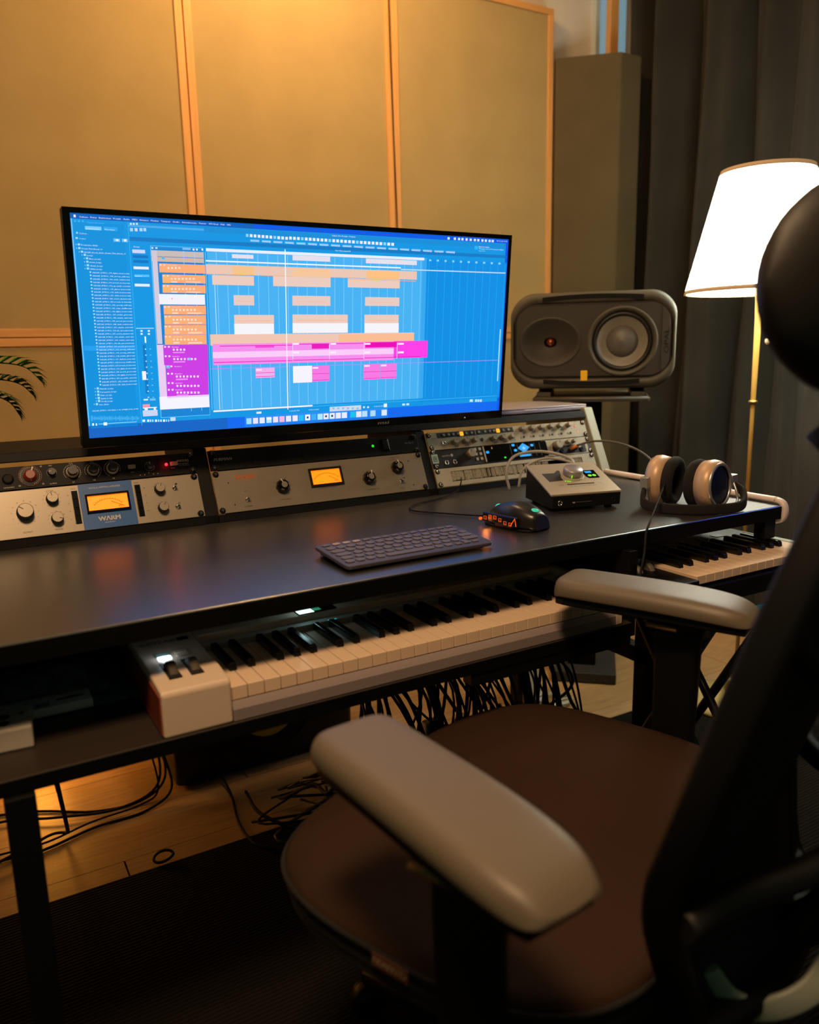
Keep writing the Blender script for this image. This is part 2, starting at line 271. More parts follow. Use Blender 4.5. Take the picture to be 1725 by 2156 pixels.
SREC="""0 0 837.7 351 7 0
0 342.9 293.195 351 1 1
293.195 342.9 837.7 351 0 1
0 0 234.556 20 9 1
234.556 0 837.7 20 6 1
831.7 0 837.7 342.9 8 1
3.9 16.1 79 338 5 1
86.1 335.4 207.4 338.5 27 1
207.6 332.8 831.3 341.8 12 1
86.2 314 836.1 320 10 1
85.2 15.8 86 342.7 22 2
1 20.1 2.2 342.9 40 2
4.1 142.3 84.6 150.1 16 2
5.4 344.8 8.3 348.4 100 3
5.6 337.9 8.2 340.3 22 3
11.2 338.2 13.8 340.6 22 3
16.7 338.5 19.4 340.9 22 3
20.4 327.6 44.9 332.9 34 2
48 327.8 68.9 333.4 20 2
7 320.8 9.3 323.6 41 2
5.5 313.1 8.7 315.8 41 2
61.6 311.5 71.7 316.4 32 2
74.5 311.6 83.6 316.7 32 2
65.1 313 69.1 315.3 100 3
77.8 312.7 81.2 315.9 100 3
7.9 303.7 11.1 306.6 41 2
4.8 304.1 5.9 305.5 41 2
8.1 298.3 11.3 301.2 41 2
5.1 298.7 6.2 300.1 41 2
11.6 293 14.8 295.9 41 2
8.5 293.4 9.6 294.8 41 2
15.3 288.4 18.5 291.4 41 2
12.2 288.9 13.3 290.2 41 2
18.2 283.5 21.4 286.4 41 2
15.1 283.9 16.2 285.3 41 2
18.3 278.4 21.5 281.3 41 2
15.2 278.8 16.3 280.2 41 2
18.5 273 21.8 276 41 2
15.5 273.5 16.6 274.9 41 2
18.2 268.1 21.5 271.1 41 2
15.2 268.6 16.3 270 41 2
18 79.8 21.3 83.2 41 2
14.8 80.6 15.9 82.2 41 2
18.3 74.5 21.6 77.9 41 2
15.1 75.4 16.3 77 41 2
18.2 69.2 21.5 72.7 41 2
15 70.1 16.1 71.7 41 2
18.3 63.9 21.7 67.4 41 2
15.1 64.9 16.3 66.5 41 2
18.4 59.1 21.8 62.6 41 2
15.2 60 16.4 61.6 41 2
14.6 54 17.9 57.5 41 2
11.4 54.9 12.5 56.5 41 2
21.9 263.3 24.2 265.3 46 2
22 258.4 24.3 260.4 46 2
22 253.4 24.3 255.4 46 2
22 248.5 24.3 250.5 46 2
22 243.6 24.4 245.6 46 2
22.1 238.6 24.4 240.7 46 2
22.1 233.7 24.4 235.7 46 2
22.1 228.7 24.5 230.8 46 2
22.2 223.7 24.5 225.8 46 2
22.2 218.8 24.5 220.8 46 2
22.2 213.8 24.6 215.9 46 2
22.3 208.8 24.6 210.9 46 2
22.3 203.8 24.6 205.9 46 2
22.3 198.8 24.7 200.9 46 2
22.4 193.7 24.7 195.8 46 2
22.4 188.7 24.8 190.8 46 2
22.4 183.7 24.8 185.8 46 2
22.5 178.6 24.8 180.7 46 2
22.5 173.6 24.9 175.7 46 2
22.5 168.5 24.9 170.6 46 2
22.6 163.4 24.9 165.6 46 2
22.6 158.3 25 160.5 46 2
22.6 153.2 25 155.4 46 2
22.7 148.1 25 150.3 46 2
22.7 143 25.1 145.2 46 2
22.7 137.9 25.1 140.1 46 2
22.8 132.8 25.1 135 46 2
22.8 127.6 25.2 129.8 46 2
22.9 122.5 25.2 124.7 46 2
22.9 117.3 25.3 119.5 46 2
22.9 112.1 25.3 114.4 46 2
23 107 25.3 109.2 46 2
23 101.8 25.4 104 46 2
23 96.6 25.4 98.8 46 2
23.1 91.4 25.4 93.6 46 2
23.1 86.2 25.5 88.4 46 2
5.1 28.1 5.6 37.6 29 2
6 28.6 6.4 37 29 2
6.8 28 7.2 37.4 29 2
7.6 28.4 8.1 37 29 2
8.5 31.9 8.9 33.4 29 2
9.3 30.6 9.7 34.6 29 2
10.1 28.8 10.6 36.3 29 2
11 30.4 11.4 34.6 29 2
11.8 28.5 12.2 36.4 29 2
12.6 30.8 13.1 34 29 2
13.5 29.8 13.9 34.9 29 2
14.3 30.3 14.8 34.3 29 2
15.1 29.6 15.6 34.9 29 2
16 30.5 16.4 33.9 29 2
16.8 30.3 17.3 34 29 2
17.7 28 18.1 36.2 29 2
18.5 30.9 19 33.1 29 2
19.3 29.3 19.8 34.7 29 2
20.2 27 20.6 36.9 29 2
21 29 21.5 34.8 29 2
21.9 28.4 22.3 35.3 29 2
22.7 28.1 23.2 35.5 29 2
23.6 30.4 24 33.1 29 2
24.4 28.1 24.9 35.3 29 2
25.3 30.6 25.7 32.7 29 2
26.1 27 26.6 36.2 29 2
26.9 28.1 27.4 35 29 2
27.8 28.9 28.2 34.1 29 2
28.6 29.9 29.1 33 29 2
29.5 28.8 29.9 34 29 2
30.3 28.1 30.8 34.6 29 2
31.2 27.9 31.6 34.7 29 2
32 29.6 32.5 32.8 29 2
32.9 29.1 33.3 33.3 29 2
33.7 26.9 34.2 35.4 29 2
34.6 27.4 35 34.8 29 2
35.4 29.1 35.9 33 29 2
36.3 27.8 36.7 34.2 29 2
37.1 26.6 37.6 35.3 29 2
38 29.6 38.4 32.1 29 2
38.9 26.2 39.3 35.5 29 2
39.7 28.8 40.2 32.8 29 2
40.6 29.9 41 31.6 29 2
41.4 28.4 41.9 32.9 29 2
42.3 29.5 42.7 31.7 29 2
43.1 25.8 43.6 35.4 29 2
44 28.6 44.4 32.5 29 2
44.8 26.9 45.3 34.1 29 2
45.7 28.3 46.2 32.5 29 2
46.6 28.3 47 32.5 29 2
47.4 28.2 47.9 32.4 29 2
48.3 28.9 48.7 31.7 29 2
49.1 26.7 49.6 33.7 29 2
50 25.8 50.5 34.5 29 2
50.9 25.7 51.3 34.5 29 2
51.7 26.5 52.2 33.7 29 2
52.6 28.9 53 31.1 29 2
53.4 26.6 53.9 33.3 29 2
54.3 25.4 54.8 34.4 29 2
55.2 27.9 55.6 31.8 29 2
56 28 56.5 31.6 29 2
56.9 26.5 57.4 33 29 2
57.8 28.3 58.2 31.1 29 2
58.6 26.5 59.1 32.8 29 2
59.5 27.3 60 31.9 29 2
60.4 26.9 60.8 32.2 29 2
61.2 27.2 61.7 31.8 29 2
62.1 25.3 62.6 33.6 29 2
63 24.5 63.4 34.3 29 2
63.9 26.2 64.3 32.5 29 2
64.7 26.7 65.2 31.9 29 2
65.6 27.6 66 30.9 29 2
66.5 24.6 66.9 33.8 29 2
67.3 27.9 67.8 30.4 29 2
68.2 28.1 68.7 30.1 29 2
69.1 25.2 69.5 32.9 29 2
70 25.7 70.4 32.2 29 2
70.8 24.1 71.3 33.7 29 2
71.7 25.6 72.2 32.2 29 2
72.6 25.8 73 31.9 29 2
73.5 25.6 73.9 32 29 2
74.3 26.6 74.8 30.8 29 2
75.2 27.7 75.7 29.6 29 2
76.1 24.4 76.5 32.9 29 2
77 26.6 77.4 30.5 29 2
77.8 23.6 78.3 33.4 29 2
78.7 25 79.2 31.9 29 2
79.6 26.8 80.1 30 29 2
80.5 26.7 80.9 29.9 29 2
81.4 25.7 81.8 30.9 29 2
16.1 22 77.5 23.2 40 2
24.2 19.7 29.7 24.8 100 3
6.3 20.6 9 24.4 100 3
11.9 20.3 13.8 24 100 3
89.4 295.6 109.4 301 62 2
89.4 288.1 113.8 292.7 2 2
89.7 280.7 113.8 285 2 2
89.6 270.8 113.6 274.9 71 2
90 258.9 113.5 262.5 30 2
89.5 243.9 113.4 248.1 71 2
87 176.7 115.8 177.9 46 2
93.8 171.7 97.2 174.3 85 2
105.6 171.6 109 174.2 85 2
93.6 166.9 96.9 169.5 85 2
105.4 166.7 108.7 169.4 85 2
99.6 153.6 102 164 97 2
91.8 92.5 98.2 107 97 3
95.6 69.5 100.6 150.9 3 2
98.9 142.4 101 144.2 55 3
106.6 142.7 109 144.1 35 3
98.9 132.5 101 134.3 55 3
106.6 132.8 108.9 134.1 35 3
98.8 122.5 100.9 124.3 55 3
106.5 122.8 108.9 124.2 35 3
98.8 112.5 100.9 114.4 55 3
106.5 112.7 108.9 114.1 35 3
98.8 102.5 100.9 104.3 55 3
106.5 102.7 108.9 104.1 35 3
98.7 92.4 100.8 94.3 55 3
106.5 92.6 108.9 94 35 3
98.7 82.3 100.8 84.2 55 3
106.4 82.4 108.8 83.9 35 3
98.6 72.2 100.8 74.1 55 3
106.4 72.3 108.8 73.7 35 3
98.6 62 100.7 63.9 55 3
106.4 62.1 108.8 63.5 35 3
91.4 57.8 98.8 60.6 55 2
101.6 57.2 111.3 60.8 32 2
89.4 46.8 100.9 51.4 106 2
89.3 44.6 112.5 46.1 118 2
88.6 31 113.2 41.1 58 2
91.9 41.3 97.1 44.3 100 2
107.1 41.2 110.8 44.2 100 2
87.2 21.7 91.5 25.7 85 2
95 21.3 98.4 25.2 85 2
99.9 21.1 101.5 24.9 85 2
103.5 20.9 105.1 24.7 85 2
108 20.5 111.4 24.4 85 2
113.4 20.3 115 24.1 85 2
117 20 119.1 23.9 85 2
121.5 19.7 125 23.6 85 2
127 19.5 128.2 23.2 85 2
130.6 19.2 131.8 23 85 2
134 20.2 142.9 26.5 52 2
118.1 26.7 204 308.3 31 1
119.2 27.6 203.4 307.5 11 2
119.2 305.3 205.2 306.9 23 2
120 303.2 122.9 305.9 53 3
126 303.5 129.4 306.1 53 3
170.1 304 183.5 306.9 37 3
187 303.4 189.9 306.3 100 3
192.7 303.6 195.3 306.5 100 3
201.9 303.9 204.5 306.9 100 3
118.9 292 205 301.2 50 3
119.3 283.9 205 291.1 59 3
119.8 151.5 128.2 301.2 60 3
119 62.4 130.9 149.9 77 3
130.4 266.9 206.8 280.9 111 4
143.8 272.8 146.7 275.7 115 5
149.7 273 152.7 275.9 115 5
155.8 273.2 158.8 276.1 115 5
161.8 273.3 164.8 276.3 115 5
131.4 277.6 134.2 279.6 115 5
137.5 277.8 140.3 279.8 115 5
134.7 250.8 206.2 263.9 111 4
148.2 255.7 151.1 258.6 115 5
154.2 255.8 157.2 258.8 115 5
160.2 256 163.2 258.9 115 5
166.3 256.1 169.3 259.1 115 5
172.4 256.3 175.5 259.2 115 5
178.5 256.4 181.6 259.4 115 5
184.7 256.5 187.8 259.5 115 5
135.7 260.6 138.5 262.6 115 5
141.9 260.7 144.7 262.8 115 5
148.4 251.1 158.6 253 114 5
173.3 251.9 197.3 253.6 113 5
134.6 250.2 146.5 262.8 112 4
134 234.8 205.7 247.8 111 4
147.5 239.4 150.5 242.4 115 5
153.5 239.5 156.5 242.5 115 5
159.6 239.6 162.6 242.6 115 5
165.7 239.7 168.7 242.7 115 5
171.8 239.8 174.8 242.9 115 5
177.9 240 181 243 115 5
184.1 240.1 187.2 243.1 115 5
135 244.4 137.8 246.5 115 5
141.2 244.5 144 246.6 115 5
147.7 234.8 157.9 236.8 114 5
172.7 235.4 196.7 237.2 113 5
133.9 234.6 145.8 246.7 112 4
133.6 199.8 204.6 214.2 111 4
147.2 205.5 150.2 208.6 115 5
153.3 205.6 156.3 208.6 115 5
159.4 205.6 162.4 208.7 115 5
165.5 205.6 168.6 208.7 115 5
171.6 205.7 174.7 208.8 115 5
177.8 205.7 180.9 208.8 115 5
184 205.7 187.1 208.8 115 5
134.7 210.7 137.5 212.9 115 5
140.9 210.8 143.7 212.9 115 5
147.4 200.7 157.7 202.9 114 5
172.6 200.9 196.7 203 113 5
133.6 200.2 145.5 213.1 112 4
133.8 183.3 204.1 198.5 111 4
147.5 189.7 150.5 192.8 115 5
153.5 189.7 156.6 192.8 115 5
159.7 189.7 162.7 192.8 115 5
165.8 189.7 168.9 192.8 115 5
172 189.7 175 192.8 115 5
178.1 189.7 181.3 192.8 115 5
184.4 189.7 187.5 192.8 115 5
134.9 195 137.7 197.1 115 5
141.1 195 144 197.2 115 5
147.7 184.8 158 187 114 5
172.9 184.7 197.1 187 113 5
133.8 184.2 145.8 197.4 112 4
133.1 166.4 203.5 182.4 111 4
146.8 173.5 149.8 176.6 115 5
152.9 173.5 155.9 176.6 115 5
159 173.4 162.1 176.6 115 5
165.2 173.4 168.3 176.5 115 5
171.4 173.3 174.4 176.5 115 5
177.6 173.3 180.7 176.5 115 5
183.8 173.3 186.9 176.4 115 5
134.2 178.9 137 181.1 115 5
140.5 178.9 143.3 181.1 115 5
147 168.6 157.3 170.9 114 5
172.3 168.2 196.5 170.7 113 5
133.1 167.5 145.1 181.3 112 4
132.4 150 203 165.9 111 4
146.1 156.8 149.2 160 115 5
152.2 156.7 155.3 159.9 115 5
158.4 156.7 161.4 159.8 115 5
164.5 156.6 167.6 159.8 115 5
170.7 156.5 173.8 159.7 115 5
176.9 156.4 180.1 159.6 115 5
183.2 156.3 186.3 159.5 115 5
133.5 162.3 136.3 164.5 115 5
139.8 162.2 142.6 164.5 115 5
146.3 151.8 156.7 154.2 114 5
171.7 151.2 196 153.8 113 5
132.4 151.5 144.4 164.8 112 4
127.1 215.9 203.9 232.5 90 4
147.5 224.2 149.4 226.3 105 5
129 133.3 205 149.3 57 4
145 140 148 143.2 108 5
150.9 139.9 153.9 143.1 108 5
156.8 139.8 159.9 143 108 5
162.7 139.7 165.8 142.9 108 5
130.8 145.2 133.8 147.9 108 5
137 145.1 140.1 147.8 108 5
144.8 135.7 164.8 137.8 74 5
129 116 204.5 133.7 57 4
145 124.3 148.1 127.5 108 5
150.9 124.1 154 127.4 108 5
156.9 124 159.9 127.2 108 5
162.8 123.9 165.9 127.1 108 5
168.8 123.7 171.9 127 108 5
174.8 123.6 178 126.8 108 5
180.9 123.4 184 126.7 108 5
130.8 129.6 133.8 132.3 108 5
137.1 129.4 140.1 132.2 108 5
144.8 119.8 164.8 122.1 74 5
131.4 103.3 204.1 116.8 57 4
133.2 112.6 136.2 115.4 108 5
139.5 112.5 142.6 115.2 108 5
131.6 87.1 203.6 104.4 57 4
147.7 94.7 150.8 98 108 5
153.6 94.5 156.7 97.8 108 5
159.6 94.3 162.7 97.6 108 5
165.6 94.1 168.7 97.4 108 5
171.7 93.9 174.8 97.2 108 5
177.7 93.7 180.9 97 108 5
183.8 93.5 187 96.8 108 5
133.3 100.2 136.4 103 108 5
139.7 100 142.7 102.8 108 5
147.5 90 167.7 92.6 74 5
131.6 75.4 203.2 88.6 57 4
147.7 78.7 150.8 82 108 5
153.7 78.5 156.8 81.8 108 5
159.7 78.2 162.8 81.6 108 5
165.7 78 168.8 81.3 108 5
171.8 77.7 174.9 81.1 108 5
177.8 77.5 181 80.9 108 5
183.9 77.3 187.1 80.6 108 5
133.3 84.3 136.4 87.1 108 5
139.7 84.1 142.8 86.9 108 5
131.1 59.8 202.7 77.2 57 4
147.3 67.2 150.4 70.6 108 5
153.2 67 156.4 70.3 108 5
159.3 66.7 162.4 70.1 108 5
165.3 66.4 168.4 69.8 108 5
171.3 66.2 174.5 69.6 108 5
177.4 65.9 180.6 69.3 108 5
183.5 65.6 186.7 69 108 5
132.9 72.9 135.9 75.8 108 5
139.2 72.6 142.3 75.5 108 5
147.1 62.3 167.3 65.1 74 5
132.1 110.5 138.6 115.7 33 5
169.1 123.2 175.9 127.4 33 5
135.2 287.6 140.1 291.7 28 5
117.8 40.9 203.5 63 96 4
210.6 35.3 643.4 307.4 26 2
634.4 27.7 836.2 305.6 4 2
209.2 303.1 637.6 308 71 4
170.9 35.5 171.7 302 39 3
189.2 35.5 190 302 39 3
207.6 35.5 208.4 302 39 3
226 35.5 226.8 302 39 3
244.3 35.5 245.1 302 39 3
262.7 35.5 263.5 302 39 3
281.1 35.5 281.9 302 39 3
299.5 35.5 300.3 302 39 3
317.8 35.5 318.6 302 39 3
336.2 35.5 337 302 39 3
354.6 35.5 355.4 302 39 3
372.9 35.5 373.7 302 39 3
391.3 35.5 392.1 302 39 3
409.7 35.5 410.5 302 39 3
428.1 35.5 428.9 302 39 3
446.4 35.5 447.2 302 39 3
464.8 35.5 465.6 302 39 3
483.2 35.5 484 302 39 3
501.5 35.5 502.3 302 39 3
519.9 35.5 520.7 302 39 3
538.3 35.5 539.1 302 39 3
556.7 35.5 557.5 302 39 3
575 35.5 575.8 302 39 3
593.4 35.5 594.2 302 39 3
611.8 35.5 612.6 302 39 3
630.1 35.5 630.9 302 39 3
648.5 35.5 649.3 302 17 3
666.9 35.5 667.7 302 17 3
685.3 35.5 686.1 302 17 3
703.6 35.5 704.4 302 17 3
722 35.5 722.8 302 17 3
740.4 35.5 741.2 302 17 3
758.7 35.5 759.5 302 17 3
777.1 35.5 777.9 302 17 3
795.5 35.5 796.3 302 17 3
813.9 35.5 814.7 302 17 3
832.2 35.5 833 302 17 3
648.5 302.1 653.4 305.6 40 5
666.2 302.1 671.2 305.5 40 5
684.2 302 689.1 305.5 40 5
702.3 301.9 707.3 305.4 40 5
720.6 301.8 725.7 305.3 40 5
739.1 301.8 744.3 305.3 40 5
757.8 301.7 763.1 305.2 40 5
776.8 301.6 782.1 305.2 40 5
795.9 301.5 801.3 305.1 40 5
815.3 301.4 820.7 305 40 5
208.1 286.6 585.7 288.8 98 5
585.8 283.9 834.5 285.9 49 5
253.9 293.7 292 300.1 68 5
364.4 293.8 437.6 302.7 68 5
510.5 293.7 621 302.2 68 5
208.4 266.7 621.7 282.3 75 5
254.4 266.9 292.2 280.4 93 6
363.4 266.1 438.3 279.6 94 6
511.8 266.3 582.7 280.3 107 6
208 266.1 362.7 267 110 7
473.3 263.5 620.2 264.4 110 7
217.9 249.1 291.8 265 76 5
327 249 438.3 266 76 5
473.3 249.7 584.1 265.8 76 5
254.2 215.5 291.1 232.6 67 5
261.6 222.2 283.5 222.9 111 6
362.9 215.9 437.7 233.3 67 5
371.1 222.7 429 223.4 111 6
509.5 216.7 583.9 232.8 67 5
518.7 222.8 574.3 223.5 111 6
253.9 184.2 327.1 199.3 76 5
253.5 166 326.8 184.3 95 5
260.5 188.8 320 189.6 111 6
362.7 184.9 473.4 200.3 76 5
362.5 167.3 473.6 185.1 95 5
369.9 189.7 465.5 190.5 111 6
508.6 184.5 583.2 200.4 76 5
508.8 166.4 583.7 184.6 95 5
516.8 189.5 574.6 190.3 111 6
210 147.4 619 166.3 88 5
454.6 150.1 617.9 164.2 102 6
213.7 113.8 573.7 150 92 6
572.8 117.3 650.8 150.3 104 6
213.3 125.7 573.4 136.3 103 7
366.9 146.6 435.1 147.9 72 8
435.1 146.6 507.6 147.9 72 8
226.2 145.5 361.3 146.8 72 8
214.5 117.5 361 118.8 72 8
362.9 117.8 435.2 119.1 72 8
436.2 117.4 507 118.7 72 8
509 118.5 634.2 119.8 72 8
510.7 138.7 580.3 148.9 72 7
399.7 138.6 434.8 147.9 73 7
290.6 142 326.5 146.8 86 7
361.7 121.3 362.6 150.1 109 8
434.9 119.6 435.8 149.1 109 8
507.6 117.9 508.5 148.2 109 8
580.6 116.2 581.5 147.2 109 8
363.1 146.5 374.4 149.6 109 9
363 130.9 374.3 134.4 109 9
437.3 145.4 449.2 148.6 109 9
437.3 129.4 449.2 133 109 9
509.3 144.3 521.8 147.6 109 9
509.5 128 522 131.6 109 9
582.6 143.3 595.7 146.6 109 9
583 126.5 596.1 130.2 109 9
207.1 106.8 826 107.9 42 5
290.1 88.7 326.3 106.4 87 6
289.9 97.2 326.4 98.1 72 7
289.8 90.6 326.3 91.5 72 7
291 101.9 301.6 104.7 109 8
361.9 77 400 107.8 97 6
400.1 78 435.3 106.7 91 6
400.1 92 435.3 92.9 72 7
400.1 80 435.3 80.9 72 7
401.1 102 412.6 104.9 109 8
507.7 77.5 543.3 107.5 91 6
507.9 92.1 543 93 72 7
508.1 79.5 543.3 80.4 72 7
508.8 102.6 521.1 105.7 109 8
544.3 77.7 580.9 107.3 91 6
544.6 92.1 580.6 93 72 7
544.8 79.7 580.9 80.6 72 7
545.4 102.3 558 105.4 109 8
349.7 28.5 351.3 311.8 99 9
221.3 35.4 222.3 267.1 55 4
279.7 329.3 284.2 334.1 40 4
286.7 329.2 291.3 334 83 4
293.7 329.1 298.3 333.9 83 4
300.8 328.9 305.4 333.7 83 4
307.9 328.8 312.6 333.6 83 4
315 328.7 319.7 333.5 83 4
322.2 328.5 326.9 333.4 83 4
329.4 328.4 334.2 333.2 40 4
336.7 328.2 341.5 333.1 83 4
343.9 328.1 348.8 333 83 4
351.3 328 356.1 332.8 83 4
358.6 328.7 363.5 333.6 83 4
366 328.6 371 333.5 83 4
373.5 328.6 378.4 333.5 83 4
380.9 328.5 385.9 333.5 40 4
388.5 328.5 393.5 333.4 83 4
396 328.4 401.1 333.4 83 4
403.6 328.3 408.7 333.3 83 4
411.2 328.3 416.3 333.3 83 4
418.9 328.2 424 333.2 83 4
426.6 328.2 431.8 333.2 83 4
434.3 328.1 439.5 333.1 40 4
442.1 328 447.4 333.1 83 4
449.9 328 455.2 333 83 4
457.8 327.9 463.1 333 83 4
465.7 327.8 471.1 332.9 83 4
473.7 327.8 479 332.9 83 4
481.7 327.7 487.1 332.8 83 4
489.7 327.6 495.1 332.8 40 4
497.8 327.6 503.3 332.7 83 4
505.9 327.5 511.4 332.7 83 4
514.1 327.4 519.6 332.6 83 4
522.3 327.4 527.8 332.6 83 4
530.5 327.3 536.1 332.5 83 4
538.8 327.2 544.5 332.4 83 4
547.1 327.2 552.8 332.4 40 4
555.5 327.1 561.3 332.3 83 4
563.9 327 569.7 332.3 83 4
287.2 322.4 303.5 325.3 38 3
308 322.2 324.5 325.1 38 3
329 322.1 345.8 325 38 3
350.4 321.9 367.4 324.8 38 3
372.1 321.7 389.4 324.7 38 3
394.1 321.5 411.7 324.5 38 3
416.5 321.4 434.3 324.4 38 3
439.2 321.2 457.3 324.2 38 3
462.2 321 480.6 324 38 3
485.6 320.8 504.3 323.9 38 3
509.4 320.6 528.4 323.7 38 3
533.5 320.4 552.8 323.5 38 3
558 320.2 577.7 323.4 38 3
582.9 320 602.9 323.2 38 3
608.2 319.8 628.5 323 38 3
634 319.6 654.6 322.8 38 3
660.1 319.4 681.1 322.7 38 3
686.6 319.2 708 322.5 38 3
689.4 344 694.4 348.4 65 4
703.9 344 709 348.4 65 4
713.7 343.9 718.8 348.4 65 4
721.8 343.9 727 348.4 65 4
731.7 343.9 736.9 348.4 65 4
741.6 343.9 746.8 348.3 65 4
751.6 343.9 756.8 348.3 65 4
759.9 343.8 765.2 348.3 65 4
770 343.8 775.3 348.3 65 4
778.4 343.8 783.8 348.3 65 4
787.6 343.8 793 348.3 65 4
795.4 343.8 800.9 348.3 65 4
754.3 328.1 762.3 334.9 18 4
88.5 338.4 91.3 341.1 66 4
93.1 338.6 95.9 341.3 66 4
98 338.9 100.8 341.6 66 4
88.1 328.5 92.5 333.5 43 4
95.3 328.9 99.7 333.8 61 4
102.9 329.3 107.4 334.2 43 4
108.9 329.6 113.3 334.5 43 4
86.3 13.7 117.4 44.1 7 0
210.1 31.5 400.3 34.4 96 5
400.8 31 830.6 32 25 4
289.5 23.9 299 27.5 82 4
435.7 19.6 503 28.6 51 4
441.6 23.8 445.9 27.2 36 5
451.7 23.2 456.1 26.7 36 5
462 22.7 466.4 26.1 36 5
472.3 22.1 476.8 25.6 36 5
482.7 21.5 487.2 25 36 5
493.2 21 497.7 24.5 36 5
507.6 22.4 511.3 25.9 84 4
516.6 21.9 520.3 25.4 84 4
553.5 21.7 560.7 28.8 97 4
595.6 22.8 602.1 26.7 54 4
605.1 22.8 611.6 26.7 54 4
759.8 21.9 764.2 27 54 4
763.3 21.7 767.7 26.8 54 4
773.8 21.2 778.3 26.3 54 4
779.8 20.9 784.3 26 54 4
786.1 20.5 790.7 25.7 54 4
828.4 62.9 830.4 171.5 56 6
267 -4.2 563.5 16.8 13 2
267.8 3.7 562.1 19.9 21 2
270.1 5.9 279.7 16.5 41 4
282.6 5.9 292.2 16.5 79 4
295.1 5.8 304.9 16.5 80 4
308.3 5.8 318.2 16.5 48 4
308.3 11.7 318.3 16.5 97 5
321.1 5.8 331.1 16.5 78 4
333.6 5.7 343.7 16.5 101 4
346.6 5.7 356.8 16.5 69 4
359.7 5.7 370 16.6 89 4
372 5.6 382.4 16.6 19 4
384.9 5.6 395.4 16.6 84 4
388.2 9.2 392 13 15 5
397.4 5.6 408 16.6 24 4
410.5 5.5 421.2 16.6 47 4
422.7 5.5 433.5 16.6 81 4
426.1 9.2 430.1 13 15 5
435.5 5.5 446.4 16.6 70 4
438.9 9.1 442.9 13 15 5
448.4 5.4 459.4 16.6 80 4
461.4 5.4 472.6 16.6 80 4
479.6 5.4 490.9 16.7 14 4
492.3 5.3 503.8 16.7 69 4
505.2 5.3 516.8 16.7 45 4
523.4 5.3 535.1 16.7 44 4
548.7 5.2 560.6 16.7 64 4"""
